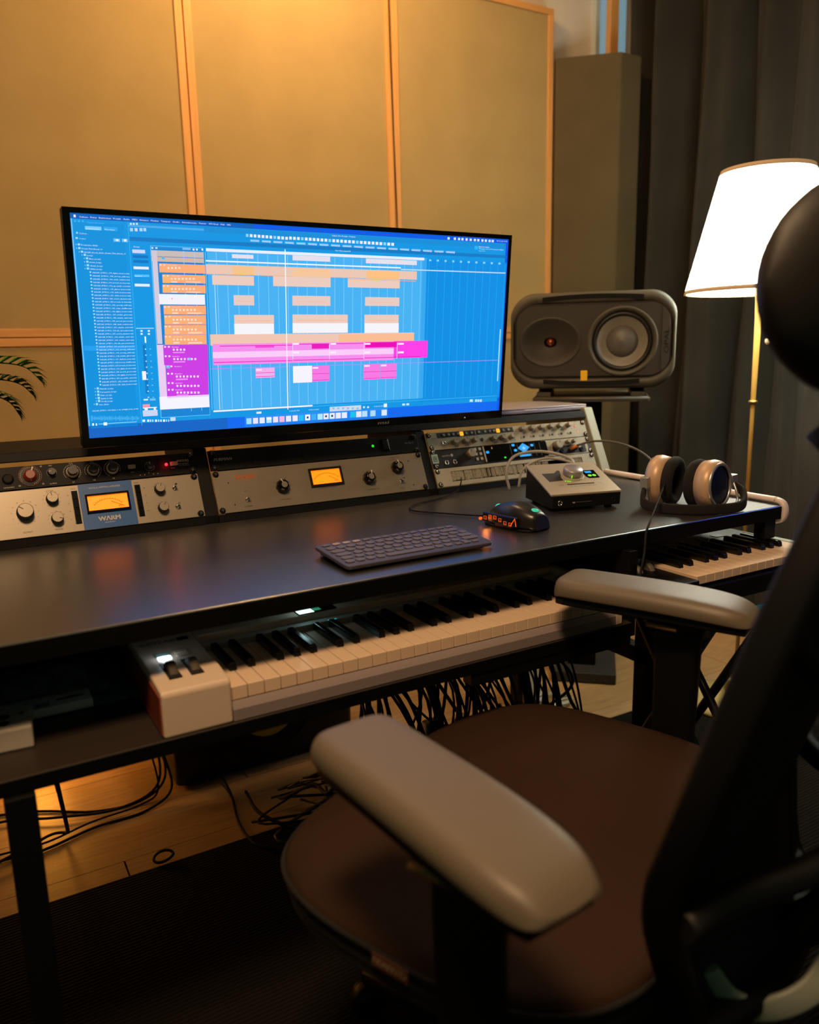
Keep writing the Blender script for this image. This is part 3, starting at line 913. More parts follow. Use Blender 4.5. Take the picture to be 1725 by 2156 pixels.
STXT=[('Cubase',13.2,344.9,2.39,100,13),
('Datei',29.7,345,2.4,100,8.9),
('Bearbeiten',42.2,345.1,2.42,100,17.8),
('Projekt',63.6,345.2,2.43,100,11.4),
('Audio',78.7,345.2,2.45,100,9.8),
('MIDI',92.3,345.3,2.46,100,7.8),
('Notation',103.9,345.3,2.47,100,13.7),
('Medien',121.4,345.4,2.49,100,12.3),
('Transport',137.5,345.5,2.5,100,15.1),
('Studio',156.6,345.6,2.52,100,10.6),
('Arbeitsbereiche',171.2,345.6,2.53,100,24.5),
('Fenster',199.7,345.8,2.56,100,11.9),
('VST-Cloud',215.7,345.8,2.57,100,16.2),
('Hub',236.1,345.9,2.59,100,6.8),
('Hilfe',247.1,346,2.6,100,6.4),
('Cubase Browser',23.7,337.3,2.12,31,25.6),
('Durchsuchen',22.1,328.2,2.13,100,19.9),
('Favoriten',49.8,328.4,2.15,100,14.5),
('Suchen...',11.7,320.7,2.12,100,12.7),
('Ordner',10.6,313,2.13,63,9.8),
('Production Grids',12.6,303.6,2.28,100,24.6),
('Drums That Knock 11',12.9,298.2,2.28,100,30.3),
('DECAP_Knock_Audio_Drums_That_Knock_11',16.4,292.8,2.29,100,62),
('Loops',20.1,288.3,2.3,100,8.5),
('Bass_Loops',23,283.3,2.3,100,17.1),
('Drum_Loops',23.1,278.2,2.31,100,17.9),
('Guitar_Loops',23.4,272.9,2.31,100,18.8),
('HiHat_Loops',23.1,268,2.31,100,17.9),
('Melodic_Loops',23,79.5,2.46,100,21.1),
('Percussion_Loops',23.3,74.2,2.46,100,25),
('Piano_Loops',23.2,68.9,2.47,100,17.7),
('Synth_Loops',23.3,63.6,2.47,100,17.8),
('Vocal_Loops',23.5,58.8,2.48,100,17.8),
('One_Shots',19.6,53.7,2.48,100,15.2),
('DECAP_DTK11_100_lights_bounce.wav',26.2,262.7,2.1,100,56.5),
('DECAP_DTK11_103_woozy_shift.wav',26.3,257.8,2.11,100,56.4),
('DECAP_DTK11_106_dusk_outliers.wav',26.3,252.9,2.11,100,56.4),
('DECAP_DTK11_109_broncle_bi_bass.wav',26.3,247.9,2.11,100,56.3),
('DECAP_DTK11_112_up_twirly_steel.wav',26.4,243,2.12,100,56.3),
('DECAP_DTK11_115_glance_basses.wav',26.4,238,2.12,100,56.2),
('DECAP_DTK11_118_dark_bounces.wav',26.4,233.1,2.12,100,56.2),
('DECAP_DTK11_121_dark_bounces.wav',26.5,228.1,2.13,100,56.1),
('DECAP_DTK11_124_crunch_dynamics.wav',26.5,223.1,2.13,100,56.1),
('DECAP_DTK11_127_broncle_bi_bass.wav',26.6,218.2,2.14,100,56),
('DECAP_DTK11_130_woozy_shift.wav',26.6,213.2,2.14,100,56),
('DECAP_DTK11_133_crisp_shuffler.wav',26.6,208.2,2.14,100,56),
('DECAP_DTK11_136_lights_bounce.wav',26.7,203.2,2.15,100,55.9),
('DECAP_DTK11_139_trickle_gloss.wav',26.7,198.1,2.15,100,55.9),
('DECAP_DTK11_142_simple_start.wav',26.7,193.1,2.15,100,55.8),
('DECAP_DTK11_145_around_groove.wav',26.8,188.1,2.16,100,55.8),
('DECAP_DTK11_148_dusk_outliers.wav',26.8,183,2.16,100,55.7),
('DECAP_DTK11_151_simple_start.wav',26.8,178,2.16,100,55.7),
('DECAP_DTK11_154_tilt_syncopated.wav',26.9,172.9,2.17,100,55.6),
('DECAP_DTK11_157_crunch_dynamics.wav',26.9,167.8,2.17,100,55.6),
('DECAP_DTK11_100_simple_start.wav',27,162.8,2.17,100,55.5),
('DECAP_DTK11_103_simple_start.wav',27,157.7,2.18,100,55.5),
('DECAP_DTK11_106_tilt_syncopated.wav',27,152.6,2.18,100,55.4),
('DECAP_DTK11_109_around_groove.wav',27.1,147.5,2.19,100,55.4),
('DECAP_DTK11_112_woozy_shift.wav',27.1,142.3,2.19,100,55.3),
('DECAP_DTK11_115_woozy_shift.wav',27.1,137.2,2.19,100,55.3),
('DECAP_DTK11_118_trickle_gloss.wav',27.2,132.1,2.2,100,55.2),
('DECAP_DTK11_121_dark_bounces.wav',27.2,126.9,2.2,100,55.2),
('DECAP_DTK11_124_bouncy_shuffles.wav',27.3,121.8,2.2,100,55.1),
('DECAP_DTK11_127_broncle_bi_bass.wav',27.3,116.6,2.21,100,55.1),
('DECAP_DTK11_130_lights_bounce.wav',27.3,111.4,2.21,100,55.1),
('DECAP_DTK11_133_around_groove.wav',27.4,106.2,2.21,100,55),
('DECAP_DTK11_136_lights_bounce.wav',27.4,101.1,2.22,100,55),
('DECAP_DTK11_139_up_twirly_steel.wav',27.5,95.9,2.22,100,54.9),
('DECAP_DTK11_142_simple_start.wav',27.5,90.6,2.23,100,54.9),
('DECAP_DTK11_145_dark_bounces.wav',27.5,85.4,2.23,100,54.8),
('DECAP_DTK11_102_hihat_1_do_straight_loop_2.wav',8.9,43.9,2.32,100,72.8),
('Drum',91.9,304.3,2.35,100,9),
('Audios',90.7,259.2,1.93,100,10.6),
('Vocals',144.5,277.9,1.81,116,14.1),
('Chords',148.9,260.8,1.82,116,14.2),
('Chords',148.2,244.6,1.83,116,14.2),
('Chords',148,210.8,1.85,116,14.3),
('Chords',148.2,195,1.86,116,14.3),
('Chords',147.6,178.8,1.87,116,14.4),
('Chords',146.9,162.2,1.88,116,14.4),
('Guitars',142.8,145.3,1.89,117,12.8),
('Guitars',142.8,129.6,1.9,117,12.8),
('Guitars',145.3,112.6,1.91,117,12.9),
('Guitars',145.5,100.1,1.92,117,12.9),
('Guitars',145.5,84.2,1.93,117,12.9),
('Guitars',145.1,72.8,1.93,117,13),
('Automation',288,322.2,1.72,100,14.6),
('Werkzeug',308.8,322,1.73,100,14.8),
('Automation',329.9,321.8,1.75,100,15),
('Werkzeug',351.3,321.7,1.76,100,15.3),
('Automation',373,321.5,1.77,100,15.5),
('Werkzeug',395.1,321.3,1.79,100,15.7),
('Automation',417.4,321.1,1.8,100,16),
('Werkzeug',440.1,320.9,1.81,100,16.2),
('Automation',463.2,320.8,1.83,100,16.4),
('Werkzeug',486.6,320.6,1.84,100,16.7),
('Automation',510.4,320.4,1.86,100,17),
('Werkzeug',534.6,320.2,1.87,100,17.2),
('Automation',559.1,320,1.89,100,17.5),
('Werkzeug',584.1,319.8,1.9,100,17.8),
('Automation',609.4,319.6,1.92,100,18.1),
('Werkzeug',635.1,319.4,1.93,100,18.3),
('Automation',661.3,319.2,1.95,100,18.6),
('Werkzeug',687.9,319,1.96,100,18.9),
('Mi 12. Juli 19:32',808,345.7,2.75,65,26.3),
('Batterie laden',764.4,332.7,2.73,100,25.7),
('Weniger als 10 Prozent im Akku',764.6,329,2.73,55,61.3),
('Kapazitaet',764.8,325.3,2.37,41,16.3),
('Cubase Pro Projekt - Polystar',440.8,338.1,2.63,100,48),
('Kein Objekt ausgewaehlt',447.8,312.8,2.49,100,30.8),
('0:00:05.970',353.2,24.3,2.63,66,20.7),
('0:00:10.406',391.9,24.3,2.66,66,21.3),
('0:02:41.500',531,23.2,2.78,66,23.3)]
for t_ in STXT: text_data(t_[0], 0)
# ================================================================== THE SETTING
FLOORM = mat('oak_laminate', 'b08c5e', .42, var=.16, vscale=7, wood=(1.2, 14, 1), bump=.08, bscale=120)
FLOORM2 = mat('oak_laminate_light', 'b9966a', .42, var=.16, vscale=6, wood=(1.1, 13, 1), bump=.08, bscale=120)
fl = struct(MB().box((-2.6, -2.2, -.06), (2.3, 1.7, -.008), mat('subfloor', '4a3a28', .9)).build('floor'))
pm = [MB().box((0, 0, -.008), (1.196, .1885, 0), q).mesh('plank') for q in (FLOORM, FLOORM2)]
row = 0; y = -2.2
while y < 1.7-.01:
    x = -2.6 - (row*.43) % 1.2
    while x < 2.3:
        x0 = max(x, -2.6); x1 = min(x+1.198, 2.3)
        if x1-x0 > .05:
            vis = (y > .35 and x1 > -1.3) or (y < .35)
            if vis:
                o = bpy.data.objects.new('plank', pm[(row*3+int(x*2)) % 2]); COL.objects.link(o); o.parent = fl
                o.location = (x0, y, 0); o.scale = ((x1-x0-.002)/1.196, 1 if y+.19 < 1.7 else (1.7-y)/.19, 1)
        x += 1.2
    y += .19; row += 1
struct(MB().box((-2.6, 1.65, 0), (2.3, 1.77, 2.8), WALLM).build('wall_back'))
struct(MB().box((2.25, -2.2, 0), (2.35, 1.65, 2.8), WALLM).build('wall_right'))
struct(MB().box((-2.6, -2.2, 2.8), (2.35, 1.77, 2.9), mat('ceiling_paint', 'd2cabc', .9)).build('ceiling'))
# narrow window beside the curtain
wi = struct(MB().box((1.965, 1.625, 1.0), (1.985, 1.65, 2.8), mat('window_reveal', 'b4c0c4', .6)).build('window_1'))
MB().box((1.985, 1.640, 1.0), (2.14, 1.646, 2.8), mat('dusk_glass', '304048', .2, emit='8fb4c0', strength=.55)).build('pane', wi)
MB().box((2.030, 1.612, 1.0), (2.074, 1.640, 2.8), PINE).build('mullion', wi, bev=.002)
MB().box((1.965, 1.600, .98), (2.14, 1.65, 1.0), PINE_H).build('sill', wi)
# ================================================================== ACOUSTIC PANELS
def acoustic_panel(x0, z0, z1, label):
    t = thing('acoustic_panel', label, 'acoustic panel', (x0, 1.59, z0), group='wood framed cloth acoustic panels')
    wd, h, d, fw_ = .7055, z1-z0, .055, .0235
    # cloth, very slightly billowing
    n = 10; vs = []; fs = []
    for j in range(n+1):
        for i in range(n+1):
            x = fw_+(wd-2*fw_)*i/n; z = fw_+(h-2*fw_)*j/n
            vs.append((x, .006-.002*math.sin(PI*i/n)*math.sin(PI*j/n), z))
    for j in range(n):
        for i in range(n): a = j*(n+1)+i; fs.append((a, a+1, a+n+2, a+n+1))
    MB().add(vs, fs, PANEL_FAB, True).box((fw_, .012, fw_), (wd-fw_, .05, h-fw_), PANEL_FAB).build('cloth', t)
    for a, b in (((0,0,fw_), (fw_,d,h-fw_)), ((wd-fw_,0,fw_), (wd,d,h-fw_))): MB().box(a, b, PINE).build('frame_bar', t, bev=.0015)
    for a, b in (((0,0,0), (wd,d,fw_)), ((0,0,h-fw_), (wd,d,h))): MB().box(a, b, PINE_H).build('frame_bar', t, bev=.0015)
    return t
acoustic_panel(-.4010, 1.1250, 2.315, 'cloth panel in pine frame at upper left, above the left end of the monitor')
acoustic_panel(.3080, 1.1250, 2.315, 'cloth acoustic panel in pine frame behind and above the middle of the monitor')
acoustic_panel(1.0160, 1.1250, 2.315, 'cloth acoustic panel in pine frame beside the dark corner absorber')
acoustic_panel(-.4010, .02, 1.1225, 'lower cloth acoustic panel in pine frame behind the palm and the left rack gear')
acoustic_panel(.3080, .02, 1.1225, 'lower cloth acoustic panel in pine frame hidden behind the middle of the monitor')
acoustic_panel(1.0160, .02, 1.1225, 'lower cloth acoustic panel in pine frame behind the left edge of the studio speaker')
tag(MB().tube(smooth_path([(1.003,1.5855,2.30),(1.007,1.5855,2.0),(1.012,1.5855,1.75),(1.017,1.5855,1.5),(1.020,1.5855,1.2),(1.019,1.5855,.2)]), .0022, RUBBER, 6).build('hanging_cable'),
    'thin black cable running down the seam between two upper acoustic panels', 'cable')
# corner absorber
TRAPM = fabric_mat('brown_grey_absorber_cloth', '5c513a', 900, .1)
t = thing('corner_absorber', 'tall dark brown cloth corner absorber standing between pine framed panel and curtain', 'acoustic panel', (1.906, 1.418, 0))
foot = [(-.180, .166), (0, 0), (.105, 0), (.105, .19), (-.165, .19)]
MB().prism(foot, .03, 2.144, TRAPM).build('absorber_body', t, bev=.006, fixn=True)
MB().box((-.10, .09, 0), (-.06, .13, .03), BLACKP).box((.03, .04, 0), (.07, .08, .03), BLACKP).build('foot', t)
# ================================================================== CURTAIN
CURT = fabric_mat('charcoal_velvet', '322f29', 700, .15, .9)
b_ = CURT.node_tree.nodes['Principled BSDF']; b_.inputs['Sheen Weight'].default_value = .04; b_.inputs['Sheen Roughness'].default_value = .5
def cx(y, z):
    u = 1.62-y
    amp = (.085*(1/(1+math.exp((u-.66)*9)))+.014)*min(1, .25+u/.14)
    ph = 2*PI*u/.185+1.1*math.sin(u*6.3+.4)+.45*math.sin(z*1.7+u*2.5)
    a = amp*(1.15-2.1*abs(math.cos(ph/2))**5+.22*math.sin(2*ph+.8*math.sin(z*1.1))-.3)
    a += .30*amp*math.sin(2*PI*u/.071+2.6*math.sin(z*1.1+u)+u*4)*(.3+.7*math.sin(u*4.1)**2)
    a += .012*math.sin(z*3.6+u*8)*math.sin(u*10+z*1.4)
    q = min(1, max(0, (u-.65)/.55)); return 2.115-a-.010*min(1, u*6)+.02*math.sin(u*2.7)-.17*q*q*(3-2*q)+.045*max(0, 1-u/.32)
NY, NZ = 420, 40; vs = []; fs = []
for j in range(NZ+1):
    z = .015+2.74*j/NZ
    for i in range(NY+1):
        y = 1.60-3.6*i/NY; vs.append((cx(y, z), y, z))
for j in range(NZ):
    for i in range(NY): a = j*(NY+1)+i; fs.append((a, a+1, a+NY+2, a+NY+1))
cu = thing('curtain', 'floor length charcoal curtain hanging in folds along the right wall behind the lamp', 'curtain', (0, 0, 0))
MB().add(vs, fs, CURT, True).build('curtain_cloth', cu)
MB().tube([(2.13, 1.62, 2.77), (2.13, -2.0, 2.77)], .012, BLACKM, 10).build('curtain_rod', cu)
# ================================================================== RUG
RUGM = mat('dark_ribbed_rug', '1c1a17', .95, spec=.1)
nt = RUGM.node_tree; nn = nt.nodes; tc = nn.new('ShaderNodeTexCoord'); wv = nn.new('ShaderNodeTexWave'); wv.bands_direction = 'Y'
wv.inputs['Scale'].default_value = 38; wv.inputs['Distortion'].default_value = 1.2; wv.inputs['Detail'].default_value = 2
cr = nn.new('ShaderNodeMapRange'); cr.inputs[3].default_value = .55; cr.inputs[4].default_value = 1.25
vm = nn.new('ShaderNodeVectorMath'); vm.operation = 'SCALE'; vm.inputs[0].default_value = lin('1c1a17')
bp = nn.new('ShaderNodeBump'); bp.inputs['Strength'].default_value = .8; bp.inputs['Distance'].default_value = .004
nt.links.new(tc.outputs['Object'], wv.inputs[0]); nt.links.new(wv.outputs['Fac'], cr.inputs[0]); nt.links.new(cr.outputs[0], vm.inputs['Scale'])
nt.links.new(vm.outputs[0], nn['Principled BSDF'].inputs['Base Color']); nt.links.new(wv.outputs['Fac'], bp.inputs['Height']); nt.links.new(bp.outputs[0], nn['Principled BSDF'].inputs['Normal'])
tag(MB().rbox((-1.6, -1.9, .0005), (1.78, .580, .009), .02, RUGM).build('rug', bev=.002), 'dark ribbed rug under the chair and the front of the desk', 'rug')
# ================================================================== DESK
YR, ZR, TI = .5224, .7552, .4325
st_, ct_ = math.sin(TI), math.cos(TI)
def RP(h, off=0.): return (YR+h*st_-off*ct_, ZR+h*ct_+off*st_)     # rack plane point (y,z)
dk = thing('studio_desk', 'black studio desk with sloped rack bays, keyboard tray and white cable rail', 'desk', (0, .4, 0))
def D(mb, name, **k):
    o = mb.build(name, dk, **k); o.location = (0, -.4, 0); return o
D(MB().box((-1.05, 0, .712), (1.0, .86, .74), BLACKLAM), 'desktop', bev=.0025)
D(MB().box((-1.049, -.0012, .7130), (.999, -.0001, .7378), EDGESHADE), 'edge_shade_strip')  # added dark strip standing in for shade on the desktop's front edge
def ribprof(h0, h1, off): return [(RP(h0, off)), (RP(h1, off)), (.82, RP(h1)[1]), (.82, .7405), (RP(h0, off)[0], .7405)]
for x0, x1 in ((-.5371, -.5101), (-.0269, -.0003), (.4829, .5070), (-1.05, -1.02)):
    D(MB().xprism(ribprof(0, .139, 0), x0, x1, BLACKM), 'rack_divider', bev=.001, fixn=True)
D(MB().xprism([RP(.139, .003), RP(.158, .003), (.83, RP(.158)[1]), (.83, RP(.145)[1])], -1.05, 1.0, BLACKM), 'hutch_top', bev=.0025, fixn=True)
CHEEK = mat('brushed_pale_cheek', '9a9c88', .45, metal=.1, var=.04)
D(MB().xprism([(YR-.012, .7405)]+[RP(.166, .004), (.83, RP(.162)[1]), (.83, .7405)], 1.001, 1.029, CHEEK), 'side_cheek', bev=.002, fixn=True, label='pale silver side cheek')
for x0, x1 in ((-1.02, -.5371), (-.5101, -.0269), (-.0003, .4829), (.5070, 1.001)):
    D(MB().xprism([(YR-.004, .7405), RP(-.001, .001), (YR+.018, .7425), (YR+.018, .7405)], x0+.0002, x1-.0002, BLACKM), 'rack_sill', fixn=True)
D(MB().box((-.62, -.031, .567), (.56, .33, .587), mat('tray_laminate', '2c241d', .5)), 'keyboard_tray', bev=.002)
D(MB().box((-.619, -.0322, .5675), (.559, -.0311, .5858), EDGESHADE), 'edge_shade_strip')  # added dark strip, shades the tray's front edge by colour
D(MB().box((-.62, .331, .567), (.56, .343, .7115), BLACKM), 'tray_back', bev=.001)
D(MB().box((.22, -.030, .546), (.56, -.004, .5665), BLACKM), 'tray_rail', bev=.002)
for x in (-.64, .562): D(MB().box((x, -.02, .555), (x+.018, .34, .7115), BLACKM), 'tray_hanger', bev=.001)
for x, y, zt in ((-.4345, -.04, .5665), (-1.03, .10, .7115), (-1.03, .76, .7115), (.955, .30, .7115), (.955, .80, .7115)):
    D(MB().box((x, y, .009 if y < .5 else 0), (x+.034, y+.04, zt), BLACKM), 'leg', bev=.002)
D(MB().box((.958, .004, .674), (.990, .030, .7115), BLACKM), 'corner_bracket', bev=.001)
D(MB().box((.955, .30, .30), (.989, .84, .34), BLACKM), 'side_rail', bev=.002)
TRIM = mat('white_rail_plastic', 'ddd0cc', .35)
pts = smooth_path([(1.0085, .51, .7480), (1.0085, .25, .7480), (1.0085, .04, .7480), (1.0085, .018, .7475), (1.0085, .004, .7430), (1.0085, -.002, .732), (1.0085, -.001, .718), (1.0085, .006, .709), (1.0085, .016, .705)], 5)
mb = MB(); vs = []
for i, p in enumerate(pts):
    d = (pts[min(i+1, len(pts)-1)]-pts[max(i-1, 0)]).normalized(); nrm = Vector((1, 0, 0)).cross(d).normalized()
    vs.append([tuple(p+Vector((1, 0, 0))*a+nrm*b) for a, b in rpoly(-.0078, -.0060, .0078, .0060, .005, 3)])
D(mb.rings(vs, TRIM), 'cable_rail', fixn=True, label='white bent cable rail along the right edge')
# ================================================================== RACK GEAR
RROT = (PI/2-TI, 0, 0)
def rack(name, label, cat, x0, h0):
    y, z = RP(h0); return thing(name, label, cat, (x0, y, z), RROT, 'rack mounted studio gear')
def faceplate(t, hgt, m, wdt=.4826, depth=.022):
    MB().box((0, .0006, -.0005), (wdt, hgt-.0006, .0028), m).build('faceplate', t, bev=.0006, seg=1)
    MB().box((.02, .004, -depth), (wdt-.02, hgt-.004, -.0005), BLACKM).build('chassis', t)
KN = {}
def knob(t, x, y, r, h, kind='silver', ang=.4, name='knob', label=None):
    key = (kind, round(r, 4), round(h, 4))
    if key not in KN:
        mb = MB()
        if kind == 'silver':
            mb.lathe([(r*1.06, 0), (r*1.06, h*.25), (r, h*.3), (r*.98, h*.95), (r*.93, h)], DARKP, 24).lathe([(r*.93, h), (r*.9, h+.0004)], CHROME if r > 9 else SILVER, 24)
            mb.box((-r*.05, r*.3, h+.0002), (r*.05, r*.9, h+.0007), PRINTD)
        elif kind == 'capsilver':
            mb.lathe([(r, 0), (r, h*.9), (r*.9, h)], SILVER, 24); mb.box((-r*.06, r*.3, h), (r*.06, r*.9, h+.0004), PRINTD)
        elif kind == 'skirt':     # silver skirted knob with dark cap
            mb.lathe([(r*1.25, 0), (r*1.2, h*.35), (r*.98, h*.45)], mat('knob_skirt', 'b8a890', .4, metal=.1), 24); mb.lathe([(r, h*.45), (r*.95, h), (r*.9, h+.0005)], DARKP, 24)
            for k in range(22):
                a = -PI*.72+PI*1.44*k/21+PI/2; mb.cyl((r*1.62*math.cos(a), r*1.62*math.sin(a), 0), .0007, .0005, PRINTW, 6)
        elif kind == 'red':
            mb.lathe([(r*1.75, 0), (r*1.72, .0006)], GLOSSB, 28)
            mb.tube([(r*1.78*math.cos(a*PI/16), r*1.78*math.sin(a*PI/16), .001) for a in range(32)], .0005, mat('copper_ring', '8a5a3a', .4, metal=.6), 4, closed=True)
            for k in range(24):
                a = -PI*.78+PI*1.56*k/23+PI/2; mb.cyl((r*1.5*math.cos(a), r*1.5*math.sin(a), .0006), .0006, .0004, PRINTW, 6)
            mb.lathe([(r*1.1, 0), (r*1.05, h*.3), (r*.75, h*.4), (r*.7, h)], mat('red_knob', '7a2a14', .4), 24)
            mb.box((-.0012, r*.6, h*.3), (.0012, r*1.6, h*.35), PRINTW)
        elif kind == 'bakelite':
            prof = []; n = 28
            ring0 = [(r*1.15*(1+.05*math.cos(9*2*PI*k/n))*math.cos(2*PI*k/n), r*1.15*(1+.05*math.cos(9*2*PI*k/n))*math.sin(2*PI*k/n)) for k in range(n)]
            mb.rings([[(a, b, 0) for a, b in ring0], [(a*.98, b*.98, h*.45) for a, b in ring0], [(a*.8, b*.8, h*.8) for a, b in ring0], [(a*.62, b*.62, h) for a, b in ring0]], GLOSSB)
            mb.lathe([(r*.52, h), (r*.5, h+.0008)], SILVER, 20); mb.box((-.0008, r*.4, h*.8), (.0008, r*1.12, h+.0008), PRINTW)
        elif kind == 'dark':
            mb.lathe([(r*1.1, 0), (r, h*.2), (r*.9, h)], DARKP, 20); mb.box((-.0006, r*.2, h), (.0006, r*.8, h+.0004), PRINTW)
            mb.tube([(r*1.2*math.cos(a*PI/10), r*1.2*math.sin(a*PI/10), .0006) for a in range(20)], .0004, PRINTG, 4, closed=True)
        elif kind == 'button':
            mb.rbox((-r, -r*.55, 0), (r, r*.55, h), r*.2, PALE)
        KN[key] = mb.mesh(name)
    o = bpy.data.objects.new(name, KN[key]); COL.objects.link(o); o.parent = t; o.location = (x, y, .0028); o.rotation_euler = (0, 0, ang)
    if label: o['label'] = label
    return o
SCREWM = None
def screws(t, pts, light=False):
    for x, y in pts:
        key = 'sl' if light else 'sd'
        if key not in KN:
            mb = MB().lathe([(.0062, 0), (.0062, .0012), (.0045, .0014)], BLACKM, 16).lathe([(.0042, .0012), (.004, .0034), (.0022, .0042)], CHROME if light else GLOSSB, 14)
            mb.box((-.003, -.0005, .0042), (.003, .0005, .0046), CHROME).box((-.0005, -.003, .0042), (.0005, .003, .0046), CHROME)
            KN[key] = mb.mesh('rack_screw')
        o = bpy.data.objects.new('rack_screw', KN[key]); COL.objects.link(o); o.parent = t; o.location = (x, y, .0028); o.rotation_euler = (0, 0, x*9)
def toggle(t, x, y):
    if 'tg' not in KN:
        KN['tg'] = MB().lathe([(.0052, 0), (.0052, .002), (.004, .003)], CHROME, 6).lathe([(.0034, .002), (.0034, .006)], CHROME, 14).tube([(0, 0, .005), (.0008, .003, .015)], .0014, CHROME, 8, rf=lambda q: .0012+.0009*q).mesh('toggle_switch')
    o = bpy.data.objects.new('toggle_switch', KN['tg']); COL.objects.link(o); o.parent = t; o.location = (x, y, .0028)
def vu(t, x0, y0, x1, y1, frame, fw_, dz=0.):
    o = MB(); 
    for a, b in (((x0, y0), (x1, y0+fw_)), ((x0, y1-fw_), (x1, y1)), ((x0, y0+fw_), (x0+fw_, y1-fw_)), ((x1-fw_, y0+fw_), (x1, y1-fw_))):
        o.box((*a, .0028+dz), (*b, .0068+dz), frame)
    v = o.build('meter', t)
    MB().box((x0+fw_, y0+fw_, .0028+dz), (x1-fw_, y1-fw_, .0036+dz), AMBER).build('meter_face', v)
    mb = MB(); cx_, cy_ = (x0+x1)/2, y0+fw_; R_ = (y1-y0)*.78
    mb.tube([(cx_+R_*1.15*math.sin(a), cy_-R_*.25+R_*math.cos(a), .0039) for a in [(-.9+.1*k) for k in range(19)]], .0003, mat('meter_print', '7a3206', .8), 4)
    for k in range(13):
        a = -.85+.14*k; mb.tube([(cx_+R_*1.15*math.sin(a), cy_-R_*.25+R_*math.cos(a), .0039), (cx_+R_*1.28*math.sin(a), cy_-R_*.25+R_*1.1*math.cos(a), .0039)], .00025, MATS['meter_print'], 3)
    mb.tube([(cx_+.028, cy_+.004, .0041), (cx_+.006, cy_+R_*.55, .0041)], .0004, MATS['meter_print'], 4)
    put_text(mb, 'VU', cx_+(x1-x0)*.22, cy_+.003, .004, MATS['meter_print'], .0042)
    mb.build('meter_scale', v, loc=(0, 0, dz))
XA, XB, XC = -.5098, 0., .5073
# --- limiting amplifier 2U
t = rack('limiting_amplifier', 'silver and blue rack limiter with round silver knobs and lit orange meter', 'audio rack unit', XA, 0)
faceplate(t, .088, SILVER)
MB().box((.262, .0008, .0028), (.3565, .0872, .0040), BLUEPNL).build('meter_panel', t, label='blue meter panel')
vu(t, .271, .031, .348, .066, GLOSSB, .0035, .0012)
mb = MB()
put_text(mb, 'WA76-A LIMITING AMPLIFIER', .3075, .0765, .0034, PRINTW, .0043, .056, 'c'); put_text(mb, 'WARM', .3075, .0145, .0085, PRINTW, .0043, .038, 'c', bold=.0005)
put_text(mb, 'AUDIO', .3075, .0098, .0024, PRINTW, .0043, .018, 'c')
put_text(mb, 'OUTPUT', .170, .0085, .0028, PRINTD, .0030, None, 'c'); put_text(mb, 'ATTACK', .2145, .0800, .0022, PRINTD, .0030, None, 'c'); put_text(mb, 'RELEASE', .2205, .0075, .0024, PRINTD, .0030, None, 'c')
put_text(mb, 'INPUT', .052, .0085, .0028, PRINTD, .0030, None, 'c'); put_text(mb, 'RATIO', .254, .0795, .002, PRINTD, .0030, None, 'c'); put_text(mb, 'METER', .365, .0795, .002, PRINTD, .0030, None, 'c')
for c_, r_ in (((.170, .0455), .022), ((.2165, .0655), .0145), ((.220, .028), .0145), ((.052, .0455), .022), ((.405, .0635), .012), ((.4055, .026), .012)):
    for k in range(11):
        a = PI/2+PI*.8-PI*1.6*k/10; put_text(mb, str((k*6) % 48), c_[0]+r_*math.cos(a), c_[1]+r_*math.sin(a)-.001, .0018, PRINTD, .0030, None, 'c')
for k, s_ in enumerate(('20', '12', '8', '4')): put_text(mb, s_, .243, .068-.015*k, .002, PRINTD, .0030, None, 'c'); put_text(mb, ('GR', '+8', '+4', 'OFF')[k], .378, .068-.015*k, .002, PRINTD, .0030, None, 'c')
mb.build('lettering', t)
knob(t, .170, .0455, .0135, .017, 'silver', .9); knob(t, .2165, .0655, .0098, .014, 'silver', .2); knob(t, .220, .028, .0098, .014, 'silver', -2.)
knob(t, .052, .0455, .0135, .017, 'silver', .6); knob(t, .405, .0635, .0092, .014, 'silver', -.3); knob(t, .4055, .026, .0092, .014, 'silver', -.5)
toggle(t, .434, .0635); toggle(t, .434, .026)
for x in (.2495, .3605):
    fr = MB().box((x, .0145, .0028), (x+.0105, .0765, .0036), BLACKP).build('button_bank', t)
    for k in range(4): MB().box((x+.001, .0155+k*.0152, .0036), (x+.0095, .0297+k*.0152, .0066), GLOSSB).build('push_button', fr, bev=.0004, seg=1)
screws(t, [(.008, .0815), (.008, .0065), (.4746, .0815), (.4746, .0065)])
# --- microphone preamp 1U
t = rack('microphone_preamp', 'black one unit preamp with red light and ringed knobs above the blue limiter', 'audio rack unit', XA, .0886)
faceplate(t, .0436, mat('black_faceplate', '08090a', .55, spec=.2, bump=.08, bscale=700))
knob(t, .1868, .0235, .0105, .012, 'red', -.35, label='red ringed gain knob'); knob(t, .2228, .0262, .0068, .010, 'dark', 1.5)
for x in (.2568, .2928, .3268): knob(t, x, .0235, .0088, .015, 'skirt', random.uniform(-.5, .8))
knob(t, .3618, .0235, .0068, .004, 'button', 0, 'push_button'); knob(t, .3948, .0215, .0075, .012, 'dark', .3); knob(t, .4408, .0225, .0072, .004, 'button', 0, 'push_button')
MB().ball((.4262, .0222, .0045), .003, .003, .003, REDL, 12, 8).build('indicator_light', t, label='glowing red indicator')
point('preamp_led_light', (XA+.4262, RP(.111, .012)[0], RP(.111, .012)[1]), .012, (1, .03, .05), .004)
for x in (.1508, .072, .040): MB().lathe([(.0095, 0), (.0095, .002), (.006, .003)], BLACKM, 20, Matrix.Translation((x, .021, .0028))).build('jack_socket', t)
